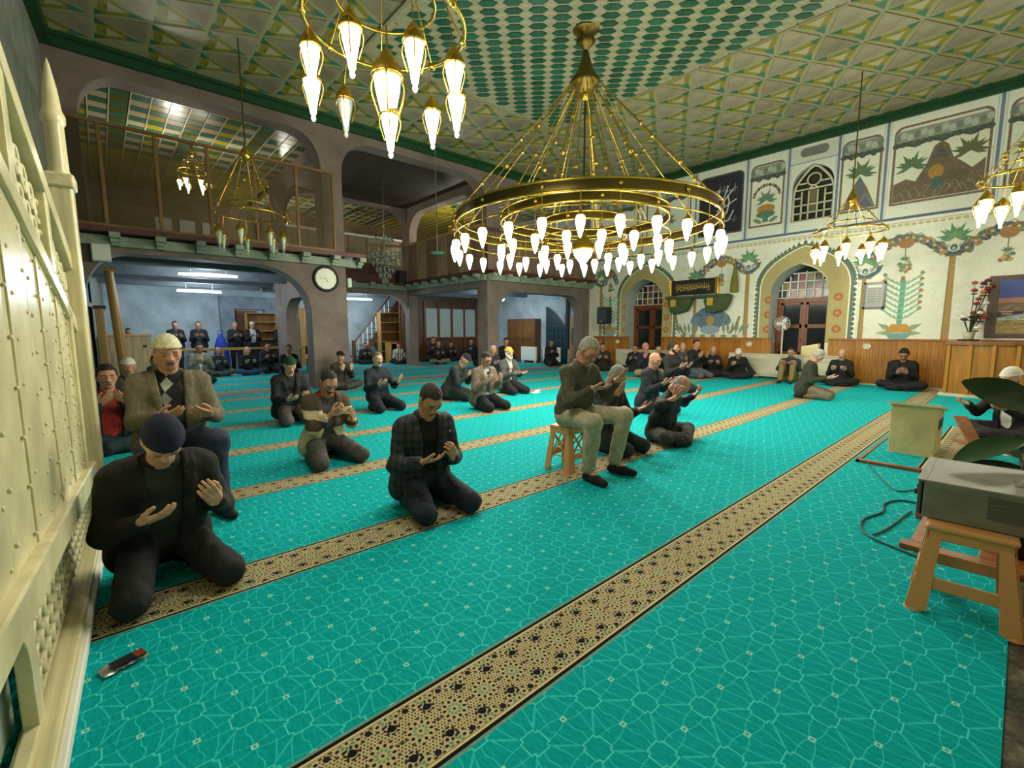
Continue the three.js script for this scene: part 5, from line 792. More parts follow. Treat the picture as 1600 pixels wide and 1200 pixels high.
// geometry of a posed figure; local frame: +z forward, y up, origin on the floor under the pelvis
const QUAL = { hi: [.012, .0045, .0042], mid: [.016, .0065, .0060], lo: [.022, .010, .0095] };
function figure(p) {
  const [cb, ch, cd] = QUAL[p.q || 'mid'], G = {}, gi = p.girth || 1, lean = p.lean || 0;
  const seat = { kneel: .235, cross: .12, knees: .13, chair: (p.seatH || .44) + .122, stand: .92 }[p.pose];
  const pel = [0, seat, 0];
  const th1 = lean * .75, th2 = lean * 1.25 + (p.hunch || .08);
  const F = (th, o) => (u, v, w) => [o[0] + u, o[1] + v * Math.cos(th) - w * Math.sin(th), o[2] + v * Math.sin(th) + w * Math.cos(th)];
  const A = F(th1, pel), mid = A(0, .24, 0), C0 = F(th2, mid), Cc = (u, v, w) => C0(u, v - .24, w);
  const shW = .168 * (p.shoulder || 1);
  const neck = Cc(0, .50, -.005), sh = s => Cc(s * shW, .408, -.005);
  const hp = p.headPitch === undefined ? lean + .2 : p.headPitch, hy = p.headYaw || 0, nd = (th2 + hp) * .5;
  const hc = add(neck, [Math.sin(hy) * .01, Math.cos(nd) * .135, Math.sin(nd) * .135 + .012]);
  // legs
  const legs = [], ks = p.knee || .15;
  for (const s of [-1, 1]) {
    const hip = [s * .09, seat - .02, .01]; let kn, an, toe;
    if (p.pose === 'kneel') { kn = [s * ks, .085, .41]; an = [s * (ks * .55 + .03), .065, .0]; toe = [s * .05, .035, -.15]; hip[1] = .21; hip[2] = -.01; }
    else if (p.pose === 'cross') { kn = [s * .33, .125, .24]; an = [-s * .10, .07, .34 + (s > 0 ? .05 : 0)]; toe = [-s * .23, .05, .28 + (s > 0 ? .05 : 0)]; hip[1] = .115; }
    else if (p.pose === 'knees') { kn = [s * .12, .5, .32]; an = [s * .12, .08, .5]; toe = [s * .13, .04, .68]; }
    else if (p.pose === 'chair') { kn = [s * ks, seat - .0, .43]; an = [s * (p.ankleW || ks), .10, .40 + (p.ankleZ || 0)]; toe = [s * ((p.ankleW || ks) + .03), .045, .60 + (p.ankleZ || 0)]; }
    else { kn = [s * .1, .49, .02]; an = [s * .1, .09, -.02]; toe = [s * .12, .045, .14]; }
    if (p.legs && p.legs[s]) { kn = p.legs[s][0] || kn; an = p.legs[s][1] || an; toe = p.legs[s][2] || toe; }
    legs.push([hip, kn, an, toe]);
  }
  // arms
  const arms = [], hands = [];
  for (const s of [-1, 1]) {
    const S = sh(s), h = (p.hands || {})[s] || {}, W0 = h.at || [s * .12, seat + .27, .30 + lean * .25], pole = h.pole || [s * .36, seat - .02, -.10 + lean * .3];
    const [el, W] = reach(S, W0, .28, .25, pole);
    let dir = nrm(h.dir || [-s * .32, .42, .70]), up = h.palm || [-s * .25, .75, -.6];
    up = nrm(sub(up, [dir[0] * dot(up, dir), dir[1] * dot(up, dir), dir[2] * dot(up, dir)]));
    arms.push([S, el, W]); hands.push({ s, W, dir, up, curl: h.curl === undefined ? .35 : h.curl, el });
  }
  // ---------- clothes
  const fold = (p.fold === undefined ? 1 : p.fold) * (p.q === 'lo' ? .0 : .0075), sd = p.seed || 1;
  const crease = (d, x, y, z, a) => d + a * vnoise(x * 15 + sd, y * 11, z * 15) + a * .55 * vnoise(x * 34, y * 26 + sd, z * 34) ;
  const inv = (x, y, z) => { let dx = x - mid[0], dy = y - mid[1], dz = z - mid[2]; let v = dy * Math.cos(th2) + dz * Math.sin(th2), w = -dy * Math.sin(th2) + dz * Math.cos(th2); if (v < 0) { dy = y - pel[1]; dz = z - pel[2]; v = dy * Math.cos(th1) + dz * Math.sin(th1) - .24; w = -dy * Math.sin(th1) + dz * Math.cos(th1); } return [x, v + .24, w]; };
  const torso = (o) => [[Cc(-.12 * (p.shoulder || 1), .40, -.015), Cc(.12 * (p.shoulder || 1), .40, -.015), .066 + o], [Cc(0, .45, -.015), Cc(-.13 * (p.shoulder || 1), .415, -.012), .056 + o, .05 + o], [Cc(0, .45, -.015), Cc(.13 * (p.shoulder || 1), .415, -.012), .056 + o, .05 + o], [Cc(-.085, .32, .005), Cc(.085, .32, .005), .104 + o], [A(-.07 * gi, .16, .012 * gi), A(.07 * gi, .16, .012 * gi), .112 * gi + o], [A(-.085, .02, 0), A(.085, .02, 0), .122 + o], [Cc(0, .44, -.01), Cc(0, .505, -.008), .066 + o, .058 + o]];
  const J = p.jacket, ease = J ? .012 : .004;
  const tp = torso(ease);
  for (const [S, el, W] of arms) { const cuff = add(W, nrm(sub(W, el)), -.025); tp.push([S, el, .060 + ease * .7, .048 + ease * .6], [el, cuff, .048 + ease * .6, .037 + ease * .6]); }
  if (J) { const b = p.pose === 'kneel' || p.pose === 'cross'; tp.push([A(-.11, -.03, -.02), A(.11, -.03, -.02), .135]); if (b) tp.push([A(-.15, -.08, -.02), A(.15, -.08, -.02), .09], [[-.13, .13, -.06], [.13, .13, -.06], .10]); else if (p.pose === 'chair') tp.push([[-.15, seat - .05, -.02], [.15, seat - .05, -.02], .09], [[-.17, seat - .04, .12], [-.15, seat - .06, -.02], .075], [[.17, seat - .04, .12], [.15, seat - .06, -.02], .075]); else tp.push([A(-.11, -.14, 0), A(.11, -.14, 0), .12]); }
  { // top
    const fT = field(tp, .045), nk = neck, V0 = J ? J.v0 : 0, V1 = .52, w0 = J ? J.w0 : 0, w1 = J ? J.w1 : 0;
    const up = nrm(sub(Cc(0, .6, 0), Cc(0, .4, 0)));
    const f = (x, y, z) => {
      let d = fT(x, y, z); if (d > .08 || d < -.08) return d;
      d = crease(d, x, y, z, fold);
      const q = (x - nk[0]) * up[0] + (y - nk[1]) * up[1] + (z - nk[2]) * up[2] - .012 - (p.collar || 0);       // collar cut
      d = Math.max(d, q);
      if (J) { const [u, v, w] = inv(x, y, z); if (w > -.02) { let hw = v > V0 ? w0 + (w1 - w0) * Math.min(1, (v - V0) / (V1 - V0)) : (J.open ? w0 + (V0 - v) * J.open : w0 - (V0 - v) * .6); const au = Math.abs(u); if (v > V0 - .02 && v < .5 && au > hw && au < hw + .055 * Math.min(1, (v - V0) * 6)) d -= .009; d = Math.max(d, hw - au > -.02 && hw > 0 ? Math.min(hw - au, .03) : d); } }
      return d;
    };
    const [lo, hi] = bounds(tp, .03); lo[1] = Math.max(lo[1], .004); G.top = netMesh((x, y, z) => Math.max(f(x, y, z), .006 - y), lo, hi, cb);
    if (J) { const ip = torso(-.004), fi = field(ip, .045), [l2, h2] = bounds(ip, .02); G.shirt = netMesh((x, y, z) => { const q = (x - nk[0]) * up[0] + (y - nk[1]) * up[1] + (z - nk[2]) * up[2] - .015 - (p.collar || 0); return Math.max(fi(x, y, z), q); }, l2, h2, cb); }
    if (p.collarRing) { const cp = [], N = 12; const rt = [1, 0, 0], fw = cross(rt, up); for (let k = 0; k < N; k++) { const a0 = -2.5 + 5 * k / N, a1 = -2.5 + 5 * (k + 1) / N, P = a => add(add(add(nk, rt, Math.sin(a) * .066), fw, -Math.cos(a) * .070 - .004), up, -.012 + .012 * Math.cos(a)); cp.push([P(a0), P(a1), .0135]); } const fc = field(cp, .012), [l3, h3] = bounds(cp, .02); G.collar = netMesh(fc, l3, h3, Math.min(cb, .008)); }
  }
  { // trousers
    const tr = [[[-.085, seat - .005, 0], [.085, seat - .005, 0], .124]];
    for (const [hip, kn, an] of legs) { const end = mix(kn, an, .93); tr.push([hip, kn, .098, .077], [kn, end, .074, .062]); }
    const f = field(tr, .03), [lo, hi] = bounds(tr, .03); lo[1] = Math.max(lo[1], .004);
    G.trousers = netMesh((x, y, z) => { let d = f(x, y, z); if (Math.abs(d) < .05) d = crease(d, x, y, z, fold * 1.1); return Math.max(d, .006 - y); }, lo, hi, cb);
  }
  { // footwear, one mesh for each foot
    G.feet = legs.map(([, kn, an, toe]) => { const heel = add(an, nrm(sub(an, toe)), .035); heel[1] = Math.max(.035, heel[1] - .03); const gd = p.pose === 'chair' || p.pose === 'stand' || p.pose === 'knees', md = mix(an, toe, .5); if (gd) { heel[1] = .038; md[1] = .044; toe[1] = .036; } const fp = [[an, [an[0], Math.max(.04, an[1] - .04), an[2]], .042, .04], [heel, md, .036, .042], [md, toe, .042, .032]], f = field(fp, .025), [lo, hi] = bounds(fp, .02); lo[1] = Math.max(lo[1], .002); return netMesh((x, y, z) => Math.max(f(x, y, z), .005 - y), lo, hi, Math.max(.009, cb * .7)); });
  }
  // ---------- body: trunk and limbs, neck, head, hands
  const list = [];
  {
    const bp = torso(-.022); for (const [S, el, W] of arms) bp.push([S, el, .045, .036], [el, W, .036, .028]); for (const [hip, kn, an, toe] of legs) bp.push([hip, kn, .065, .045], [kn, an, .042, .03], [an, toe, .03, .025]);
    bp.push([neck, add(neck, nrm(sub(hc, neck)), .07), .056, .052]);
    const f = field(bp, .03), [lo, hi] = bounds(bp, .02); list.push(netMesh(f, lo, hi, Math.max(.02, cb)));
    const np = [[Cc(0, .46, -.005), add(hc, [0, -.05, -.02]), .062, .056]], fn = field(np, .02), b = bounds(np, .02); list.push(netMesh(fn, b[0], b[1], ch * 1.6));
  }
  const cy = Math.cos(hy), sy = Math.sin(hy), cpi = Math.cos(hp), spi = Math.sin(hp), hs = p.headScale || 1;
  const toHead = g => { const m = new THREE.Matrix4().makeRotationFromEuler(new THREE.Euler(hp, hy, p.headRoll || 0, 'YXZ')).scale(V(hs, hs, hs)).setPosition(...hc); g.applyMatrix4(m); return g; };
  const fat = p.face || 1;
  const skull = (x, y, z) => { const a = x / .0735, b = (y - .03) / .088, c = (z + .012) / .094, k = Math.sqrt(a * a + b * b + c * c); return (k - 1) * .08; };
  const facePr = [[[0, -.01, .035], [0, -.072, .048], .060 * fat, .041 * fat], [[-.05 * fat, -.03, .0], [-.019, -.088, .056], .029, .025], [[.05 * fat, -.03, .0], [.019, -.088, .056], .029, .025], [[-.041, -.012, .052], [-.041, -.012, .052], .026 * fat], [[.041, -.012, .052], [.041, -.012, .052], .026 * fat], [[-.036, .028, .070], [.036, .028, .070], .0145], [[0, .016, .086], [0, -.026, .104], .0098, .0125], [[-.012, -.030, .096], [.012, -.030, .096], .0088], [[-.018, -.056, .082], [.018, -.056, .082], .0085], [[-.016, -.066, .081], [.016, -.066, .081], .0085], [[0, -.09, .066], [0, -.09, .066], .019], [[0, -.05, -.035], [0, -.10, -.03], .05, .05]];
  const noseless = facePr;
  const fF = field(noseless, .018);
  const headF = (x, y, z) => { let d = smin(skull(x, y, z), fF(x, y, z), .03); for (const s of [-1, 1]) { const e = Math.hypot(x - s * .031, (y - .006) * 1.1, z - .10) - .0175; if (-e > d - .03) { const k = .014, h = Math.max(k - Math.abs(-e - d), 0) / k; d = Math.max(-e, d) + h * h * k * .25; } d = smin(d, Math.hypot(x - s * .031, y - .005, z - .071) - .0138, .012); const ex = (x - s * .077) / .011, ey = (y + .004) / .032, ez = (z + .008) / .019; const er = (Math.sqrt(ex * ex + ey * ey + ez * ez) - 1) * .012; d = smin(d, er, .008); } return d; };
  { const g = netMesh(headF, [-.105, -.145, -.125], [.105, .135, .135], ch); list.push(toHead(g)); }
  // hair, cap, beard, brows
  const capsules = (pr, k, c) => { const f = field(pr, k), [lo, hi] = bounds(pr, .012); return toHead(netMesh(f, lo, hi, c)); };
  if (p.hair) {
    const T2 = { short: .006, full: .013, thin: .004, side: .005 }[p.hair];
    const line = (x, z) => { if (z < -.035) return -.005 - Math.min(1, (-.035 - z) / .03) * .055; let t = Math.min(1, Math.max(0, (z - .004) / .03)); t = t * t * (3 - 2 * t); return -.012 + t * (.094 + (p.hair === 'thin' ? .014 : 0) - .10 * x * x / .0054 * .12); };
    G.hair = toHead(netMesh((x, y, z) => { let d = smin(skull(x, y, z), fF(x, y, z), .03) - T2 - .003 * vnoise(x * 60, y * 60, z * 60); const hl = line(x, z); d = Math.max(d, (hl - y) * .8); if (p.hair === 'side') d = Math.max(d, Math.min(.05, (y - .055 - (z < -.06 ? .03 : 0)))); d = Math.max(d, z - .088); return d; }, [-.11, -.13, -.135], [.11, .145, .11], ch * 1.15));
  }
  if (p.cap) {
    const ty = p.cap, low = ty === 'flat' ? .05 : .038, th = ty === 'tall' ? .016 : .012;
    G.cap = toHead(netMesh((x, y, z) => { const a = x / .0735, b = (y - .03) / (.088 + (ty === 'tall' ? .006 : 0)), c = (z + .012) / .094, k = Math.sqrt(a * a + b * b + c * c); let d = (k - 1) * .08 - th; const e = y - low - (z + .0) * .16; if (e < .022) d -= .004; d = Math.max(d, -e); if (ty === 'flat') { const q = Math.hypot(x / .07, (y - .06) / .009, (z - .10) / .05); d = Math.min(d, (q - 1) * .012); } return d; }, [-.12, -.0, -.14], [.12, .16, .165], ch * 1.15));
  }
  if (p.beard) {
    const len2 = p.beard === 'long' ? .035 : .012;
    const bp = [[[-.058 * fat, -.03, .0], [-.02, -.095, .062], .022 + len2 * .3, .022 + len2 * .4], [[.058 * fat, -.03, .0], [.02, -.095, .062], .022 + len2 * .3, .022 + len2 * .4], [[0, -.09, .07], [0, -.10 - len2, .072], .026, .018]], fb = field(bp, .02);
    G.beard = toHead(netMesh((x, y, z) => { let d = fb(x, y, z) - .004 * vnoise(x * 70, y * 70, z * 70); d = Math.max(d, y + .012 - (z < .03 ? .02 : 0)); d = Math.max(d, -(Math.hypot(x / .024, (y + .058) / .012, (z - .095) / .03) - 1) * .012); return d; }, [-.11, -.17, -.06], [.11, .01, .13], ch * 1.15));
  }
  const onFace = (segs, off, lo, hi, c) => toHead(netMesh((x, y, z) => { let m = 9; for (const [a, b2, r] of segs) { const dx = b2[0] - a[0], dy = b2[1] - a[1], l = dx * dx + dy * dy || 1; let t = ((x - a[0]) * dx + (y - a[1]) * dy) / l; t = t < 0 ? 0 : t > 1 ? 1 : t; m = Math.min(m, Math.hypot(x - a[0] - dx * t, y - a[1] - dy * t) - r); } return Math.max(m, headF(x, y, z) - off, -headF(x, y, z) - .006); }, lo, hi, c));
  const fc = Math.min(ch, .0045) * .72;
  if (p.stache) G.moustache = onFace([[[-.029, -.051], [0, -.0445], .0066], [[.029, -.051], [0, -.0445], .0066]], .0055, [-.042, -.064, .05], [.042, -.03, .125], fc);
  if (p.q !== 'lo') {
    G.brows = [-1, 1].map(s => onFace([[[s * .047, .027], [s * .018, .0325], .0037]], .0032, s < 0 ? [-.06, .015, .03] : [.008, .015, .03], s < 0 ? [-.008, .045, .115] : [.06, .045, .115], fc));
    G.lashes = [-1, 1].map(s => onFace([[[s * .044, .0], [s * .031, -.0045], .0024], [[s * .031, -.0045], [s * .019, -.001], .0024]], .0018, s < 0 ? [-.055, -.012, .03] : [.008, -.012, .03], s < 0 ? [-.008, .008, .11] : [.055, .008, .11], Math.min(fc, .003)));
    G.lips = onFace([[[-.021, -.0595], [0, -.0560], .0048], [[.021, -.0595], [0, -.0560], .0048], [[-.014, -.067], [.014, -.067], .0055]], .0022, [-.034, -.08, .05], [.034, -.045, .12], fc);
  }
  if (p.glasses) G.glasses = toHead(merge([new THREE.TorusGeometry(.023, .0022, 5, 20).translate(-.031, .003, .096), new THREE.TorusGeometry(.023, .0022, 5, 20).translate(.031, .003, .096), cyl([-.008, .006, .097], [.008, .006, .097], .002, .002, 5), cyl([-.054, .008, .094], [-.08, .008, -.005], .002, .002, 5), cyl([.054, .008, .094], [.08, .008, -.005], .002, .002, 5)]));
  // hands with five separate fingers
  for (const h of hands) {
    const D = h.dir, U = h.up, Sd = nrm(cross(U, D)).map(v => v * (h.s > 0 ? 1 : -1)); // Sd points to the thumb side (outward for palm-up hands)
    const P = (a, b, c) => add(add(add(h.W, D, a), Sd, b), U, c), pr = [], out = 1;
    pr.push([add(h.W, nrm(sub(h.W, h.el)), -.05), h.W, .029, .026]);
    const base = [.030, .010, -.010, -.029], L = [[.036, .024, .019], [.040, .027, .020], [.037, .025, .019], [.029, .019, .016]];
    base.forEach((b, i) => {
      pr.push([P(.012, b * .7, -.004), P(.092 - (i === 3 ? .012 : i === 0 ? .004 : 0), b, -.004), .0155, .0115]);
      let c = [.092 - (i === 3 ? .012 : i === 0 ? .004 : 0), b, -.004], a = h.curl * .35, r = .0098; L[i].forEach((l, j) => { const n = [c[0] + Math.cos(a) * l, c[1] + (b * .10) * (j === 0 ? 1 : 0), c[2] + Math.sin(a) * l]; pr.push([P(...c), P(...n), r, r - .0008]); c = n; a += h.curl * (.9 + .12 * i); r -= .0009; });
    });
    let t0 = P(.022, .026, .0), t1 = P(.055, .048, .014), t2 = P(.083, .054, .026), t3 = P(.104, .050, .034); pr.push([t0, t1, .017, .0125], [t1, t2, .0122, .0112], [t2, t3, .0110, .0092]);
    const f = field(pr, .0055), [lo, hi] = bounds(pr, .012); list.push(netMesh(f, lo, hi, cd));
  }
  G.body = mergeGeometries(list);
  return G;
}
// skin and cloth materials, shared by colour
const matCache = {};
function cloth(c, rough = .85, extra) { const k = c + rough; return matCache[k] || (matCache[k] = std(c, rough, { map: T.cloth, bumpMap: T.clothBump, bumpScale: .0015, ...extra })); }
function skinMat(c) { const k = 's' + c; return matCache[k] || (matCache[k] = new THREE.MeshPhysicalMaterial({ color: c, roughness: .55, map: T.cloth })); }
const figCache = {};
const SKIN = { a: '#cf9a7c', b: '#c28c6d', c: '#d6a688', d: '#a87a5e' };
function person(label, x, z, turn, fig, look, opt = {}) {
  const o = thing('person', label, 'person', [x, opt.y || 0, z], turn, opt.group);
  const key = opt.key, G = key && figCache[key] ? figCache[key] : figure(fig); if (key) figCache[key] = G;
  if (opt.scale) o.scale.setScalar(opt.scale);
  const b = part('body', G.body, skinMat(SKIN[look.skin || 'a'] || look.skin), o);
  const upper = fig.jacket ? 'jacket' : 'sweater';
  part(upper, G.top, look.topMat || cloth(look.top), o);
  if (G.shirt) part('shirt', G.shirt, look.shirtMat || cloth(look.shirt || '#2a2c30'), o);
  if (G.collar) part('collar', G.collar, look.topMat && !look.collar ? look.topMat : cloth(look.collar || look.top), o);
  part('trousers', G.trousers, cloth(look.trousers), o);
  G.feet.forEach(g => part(look.shoes ? 'shoe' : 'sock', g, cloth(look.shoes || look.socks || '#1c1c1e'), o));
  if (G.hair) part('hair', G.hair, cloth(look.hair || '#2a2420', .8), o);
  if (G.cap) part('cap', G.cap, cloth(look.cap || '#d8d0b8', .95), o);
  if (G.beard) part('beard', G.beard, cloth(look.beard || '#b9b4a8', .9), o);
  if (G.moustache) part('moustache', G.moustache, cloth(look.stache || look.hair || '#6a6258', .9), o);
  if (G.brows) G.brows.forEach(g => part('eyebrow', g, cloth(look.brows || look.hair || '#4a4038', .9), o));
  if (G.lashes) G.lashes.forEach(g => part('eyelash', g, cloth('#2a1f1a', .9), o));
  if (G.lips) part('lips', G.lips, skinMat('#8f5546'), o);
  if (G.glasses) part('glasses', G.glasses, M.black, o);
  return o;
}
// ------------------------------------------------------------ the congregation
const rp = (tex, s) => { tex.repeat.set(s, s); return tex; };
const plaid = std('#ffffff', .85, { map: ctex(128, 128, (g, w, h) => { g.fillStyle = '#23272b'; g.fillRect(0, 0, w, h); for (let k = 0; k < 4; k++) { g.fillStyle = 'rgba(58,64,66,.35)'; g.fillRect(k * 32, 0, 12, h); g.fillRect(0, k * 32, w, 12); g.fillStyle = 'rgba(10,11,14,.4)'; g.fillRect(k * 32 + 18, 0, 8, h); g.fillRect(0, k * 32 + 18, w, 8); } }), bumpMap: T.clothBump, bumpScale: .0015 });
const tweed = std('#ffffff', .9, { map: rp(ctex(128, 128, (g, w, h) => { g.fillStyle = '#6b6550'; g.fillRect(0, 0, w, h); const r = rng(2); for (let i = 0; i < 5000; i++) { g.fillStyle = ['rgba(40,38,28,.5)', 'rgba(140,132,104,.5)', 'rgba(90,82,60,.5)'][Math.floor(r() * 3)]; g.fillRect(r() * w, r() * h, 2, 2); } }), 2), bumpMap: T.clothBump, bumpScale: .002 });
const argyle = std('#ffffff', .9, { map: rp(ctex(256, 256, (g, w, h) => { g.fillStyle = '#131416'; g.fillRect(0, 0, w, h); const c = ['#9a9c98', '#2c2e32', '#85878a', '#1d1e22']; for (let i = 0; i < 4; i++) for (let j = 0; j < 4; j++) { const x = i * 64 + 32, y = j * 64 + 32; g.fillStyle = c[(i + j * 2) % 4]; g.beginPath(); g.moveTo(x, y - 32); g.lineTo(x + 26, y); g.lineTo(x, y + 32); g.lineTo(x - 26, y); g.fill(); } }), .6) });
const twoTone = std('#ffffff', .85, { map: rp(ctex(64, 512, (g, w, h) => { const Y = y => h * (1 - y); g.fillStyle = '#4a3d2c'; g.fillRect(0, 0, w, h); g.fillStyle = '#c9ba94'; g.fillRect(0, Y(.60), w, h * .085); g.fillRect(0, Y(.40), w, h * .40); const r = rng(4); for (let i = 0; i < 900; i++) { g.fillStyle = 'rgba(20,15,8,.10)'; g.fillRect(r() * w, r() * h, 3, 2); } }), .25), bumpMap: T.clothBump, bumpScale: .0015 });
const striped = std('#ffffff', .85, { map: rp(ctex(64, 64, (g, w, h) => { g.fillStyle = '#cfcfc8'; g.fillRect(0, 0, w, h); g.fillStyle = '#2a2c30'; g.fillRect(10, 0, 16, h); g.fillRect(42, 0, 10, h); }), 1.2) });
const blazer = (v0 = .18) => ({ v0, w0: .018, w1: .075, open: .25 }), coat = { v0: .02, w0: .055, w1: .09, open: .3 };
const row = 'men kneeling in the rows', PI = Math.PI;

// nearest men
person('man in navy knitted cap and black coat kneeling at the pulpit', .17, -3.13, .10, { q: 'hi', pose: 'kneel', seed: 3, lean: .30, headPitch: .98, girth: 1.2, shoulder: 1.14, knee: .20, jacket: coat, collarRing: 1, hair: 'side', cap: 'tall', stache: 1, face: 1.05, hands: { '-1': { at: [-.13, .44, .36], dir: [.62, .28, .5], palm: [-.1, .8, -.5] }, 1: { at: [.19, .45, .34], dir: [-.35, .62, .5], palm: [-.35, .5, -.7], curl: .5 } } }, { top: '#131314', shirt: '#26302c', trousers: '#17191c', hair: '#8f8a80', cap: '#171c3c', skin: 'c', stache: '#a8a098' });
person('man in cream cap, tweed jacket and argyle sweater sitting on a chair', .36, -4.28, .06, { q: 'hi', pose: 'chair', seatH: .44, seed: 5, lean: .04, headPitch: .22, girth: 1.2, shoulder: 1.18, knee: .19, jacket: { v0: .16, w0: .06, w1: .085, open: .1 }, hair: 'side', cap: 'tall', stache: 1, face: 1.08, hands: { '-1': { at: [-.12, .76, .34], dir: [.62, .22, .5] }, 1: { at: [.18, .75, .34], dir: [-.62, .22, .5] } } }, { topMat: tweed, shirtMat: argyle, trousers: '#22304a', cap: '#d6cfae', hair: '#8a8478', skin: 'b', stache: '#8d857a', shoes: '#15151a' });
{ const c = thing('wooden_chair', 'dark wooden chair under the man in the tweed jacket', 'chair', [.36, 0, -4.32]); part('seat', rbx(-.21, .21, .40, .435, -.2, .2, .012), M.darkWood, c); for (const [a, b] of [[-1, -1], [1, -1], [-1, 1], [1, 1]]) part('leg', cyl([a * .18, .41, b * .17], [a * .2, 0, b * .19], .02, .018), M.darkWood, c); part('back_post', cyl([-.18, .42, -.18], [-.18, .84, -.28], .018), M.darkWood, c); part('back_post', cyl([.18, .42, -.18], [.18, .84, -.28], .018), M.darkWood, c); part('back_rail', rbx(-.19, .19, .72, .84, -.285, -.26, .01), M.darkWood, c); }
const plaidMan = person('man in dark plaid blazer kneeling with bowed head in the middle', 1.80, -3.08, -.06, { q: 'hi', pose: 'kneel', seed: 7, lean: .16, headPitch: .78, shoulder: 1.08, knee: .185, jacket: { v0: .1, w0: .05, w1: .085, open: .25 }, collarRing: 1, hair: 'short', hands: { '-1': { at: [-.17, .43, .33], dir: [.80, .16, .45], palm: [0, .9, -.3], curl: .35 }, 1: { at: [.09, .42, .34], dir: [-.45, .65, .45], palm: [-.45, .35, -.7], curl: .7 } } }, { topMat: plaid, shirt: '#08080a', trousers: '#161f33', hair: '#2e2721', skin: 'b', collar: '#22262a' });
{ const b = part('lapel_pin', box(.018, .012, .006).translate(.125, .60, .235), std('#a83a2c', .4), plaidMan); part('pin_stripe', box(.006, .012, .007).translate(.125, .60, .235), M.white, b); }
person('man in brown and cream jacket with orange collar kneeling', 1.68, -4.86, .05, { q: 'hi', pose: 'kneel', seed: 9, lean: .2, headPitch: .75, shoulder: 1.1, knee: .21, jacket: { v0: .12, w0: .045, w1: .085, open: .5 }, collarRing: 1, hair: 'thin', stache: 1, hands: { '-1': { at: [-.02, .52, .27], dir: [.7, .45, .3], palm: [0, .3, -.9], curl: .9 }, 1: { at: [.17, .44, .33], dir: [-.2, .75, .45], palm: [-.6, .3, -.6], curl: 1.0 } } }, { topMat: twoTone, collar: '#c0431c', shirt: '#4a4c50', trousers: '#4a4a46', hair: '#2a241f', skin: 'b', stache: '#2e2822' });
person('man in green knitted cap and dark jacket kneeling', 2.04, -7.28, 0, { q: 'mid', pose: 'kneel', seed: 11, lean: .12, headPitch: .5, knee: .15, shoulder: 1.08, jacket: blazer(.1), hair: 'side', cap: 'kufi', hands: { '-1': { at: [-.12, .38, .36], dir: [.5, .2, .6] }, 1: { at: [.15, .40, .36], dir: [-.4, .3, .6] } } }, { top: '#1b1f22', shirt: '#26242e', trousers: '#5a5552', cap: '#1d4028', hair: '#a8a298', skin: 'c' });
person('grey bearded man in navy pullover kneeling', 3.50, -7.38, .08, { q: 'mid', pose: 'kneel', seed: 13, lean: -.02, headPitch: .15, shoulder: 1.06, knee: .2, hair: 'short', beard: 'short', stache: 1, collar: .02, hands: { '-1': { at: [-.17, .47, .32], dir: [.4, .3, .6] }, 1: { at: [.20, .48, .32], dir: [.0, .55, .6] } } }, { top: '#161e2c', trousers: '#12161f', hair: '#6f6a62', beard: '#a8a49a', skin: 'c' });
person('man in dark cap and brown jacket sitting against the clock pillar', 4.15, -10.66, .12, { q: 'mid', pose: 'cross', seed: 15, lean: -.04, headPitch: .2, jacket: blazer(.1), hair: 'side', cap: 'flat', hands: { '-1': { at: [-.10, .45, .27], dir: [.1, .85, .3], palm: [0, .1, -1] }, 1: { at: [.12, .45, .27], dir: [-.1, .85, .3], palm: [0, .1, -1] } } }, { top: '#3a382c', shirt: '#2a2a26', trousers: '#454a44', cap: '#141519', skin: 'c', hair: '#6a655c' });
person('elderly man in flat dark cap bent over beside the man in beige blazer', 5.05, -7.42, .5, { q: 'mid', pose: 'kneel', seed: 17, lean: .42, headPitch: .8, jacket: blazer(), hair: 'side', cap: 'flat' }, { top: '#2c3030', shirt: '#3a3c40', trousers: '#22262a', cap: '#14161c', hair: '#bdb8ae', skin: 'c' });
const beigeMan = person('man in beige blazer with dark tie kneeling', 4.88, -6.2, -.02, { q: 'mid', pose: 'kneel', seed: 19, lean: .06, headPitch: .5, knee: .18, shoulder: 1.06, jacket: blazer(.14), collarRing: 1, hair: 'short', glasses: 1, hands: { '-1': { at: [-.14, .50, .28], dir: [.4, .55, .4], curl: .8 }, 1: { at: [.16, .50, .28], dir: [-.3, .6, .4], curl: .8 } } }, { top: '#80705e', shirt: '#c7cdc4', trousers: '#12161c', hair: '#241f1c', skin: 'b' });
{ const t = part('necktie', extrude(poly([[-.018, .16], [.018, .16], [.036, -.12], [0, -.17], [-.036, -.12]]), .01).rotateX(.04).translate(0, .46, .142), std('#23233a', .6), beigeMan); part('knot', rbx(-.022, .022, .615, .655, .142, .166, .006), std('#1d1d30', .6), t); }
person('white bearded man in yellow cap and grey blazer kneeling', 6.52, -7.42, -.05, { q: 'mid', pose: 'kneel', seed: 21, lean: .0, headPitch: .15, knee: .17, jacket: blazer(.12), hair: 'side', cap: 'kufi', beard: 'long', stache: 1, glasses: 1, hands: { '-1': { at: [-.10, .44, .34], dir: [.2, .15, .9] }, 1: { at: [.12, .44, .36], dir: [-.1, .15, .9] } } }, { top: '#4c4d4c', shirt: '#c8bdb4', trousers: '#161b22', cap: '#c9ae3c', beard: '#dcd9d0', stache: '#dcd9d0', hair: '#c8c4ba', skin: 'c' });
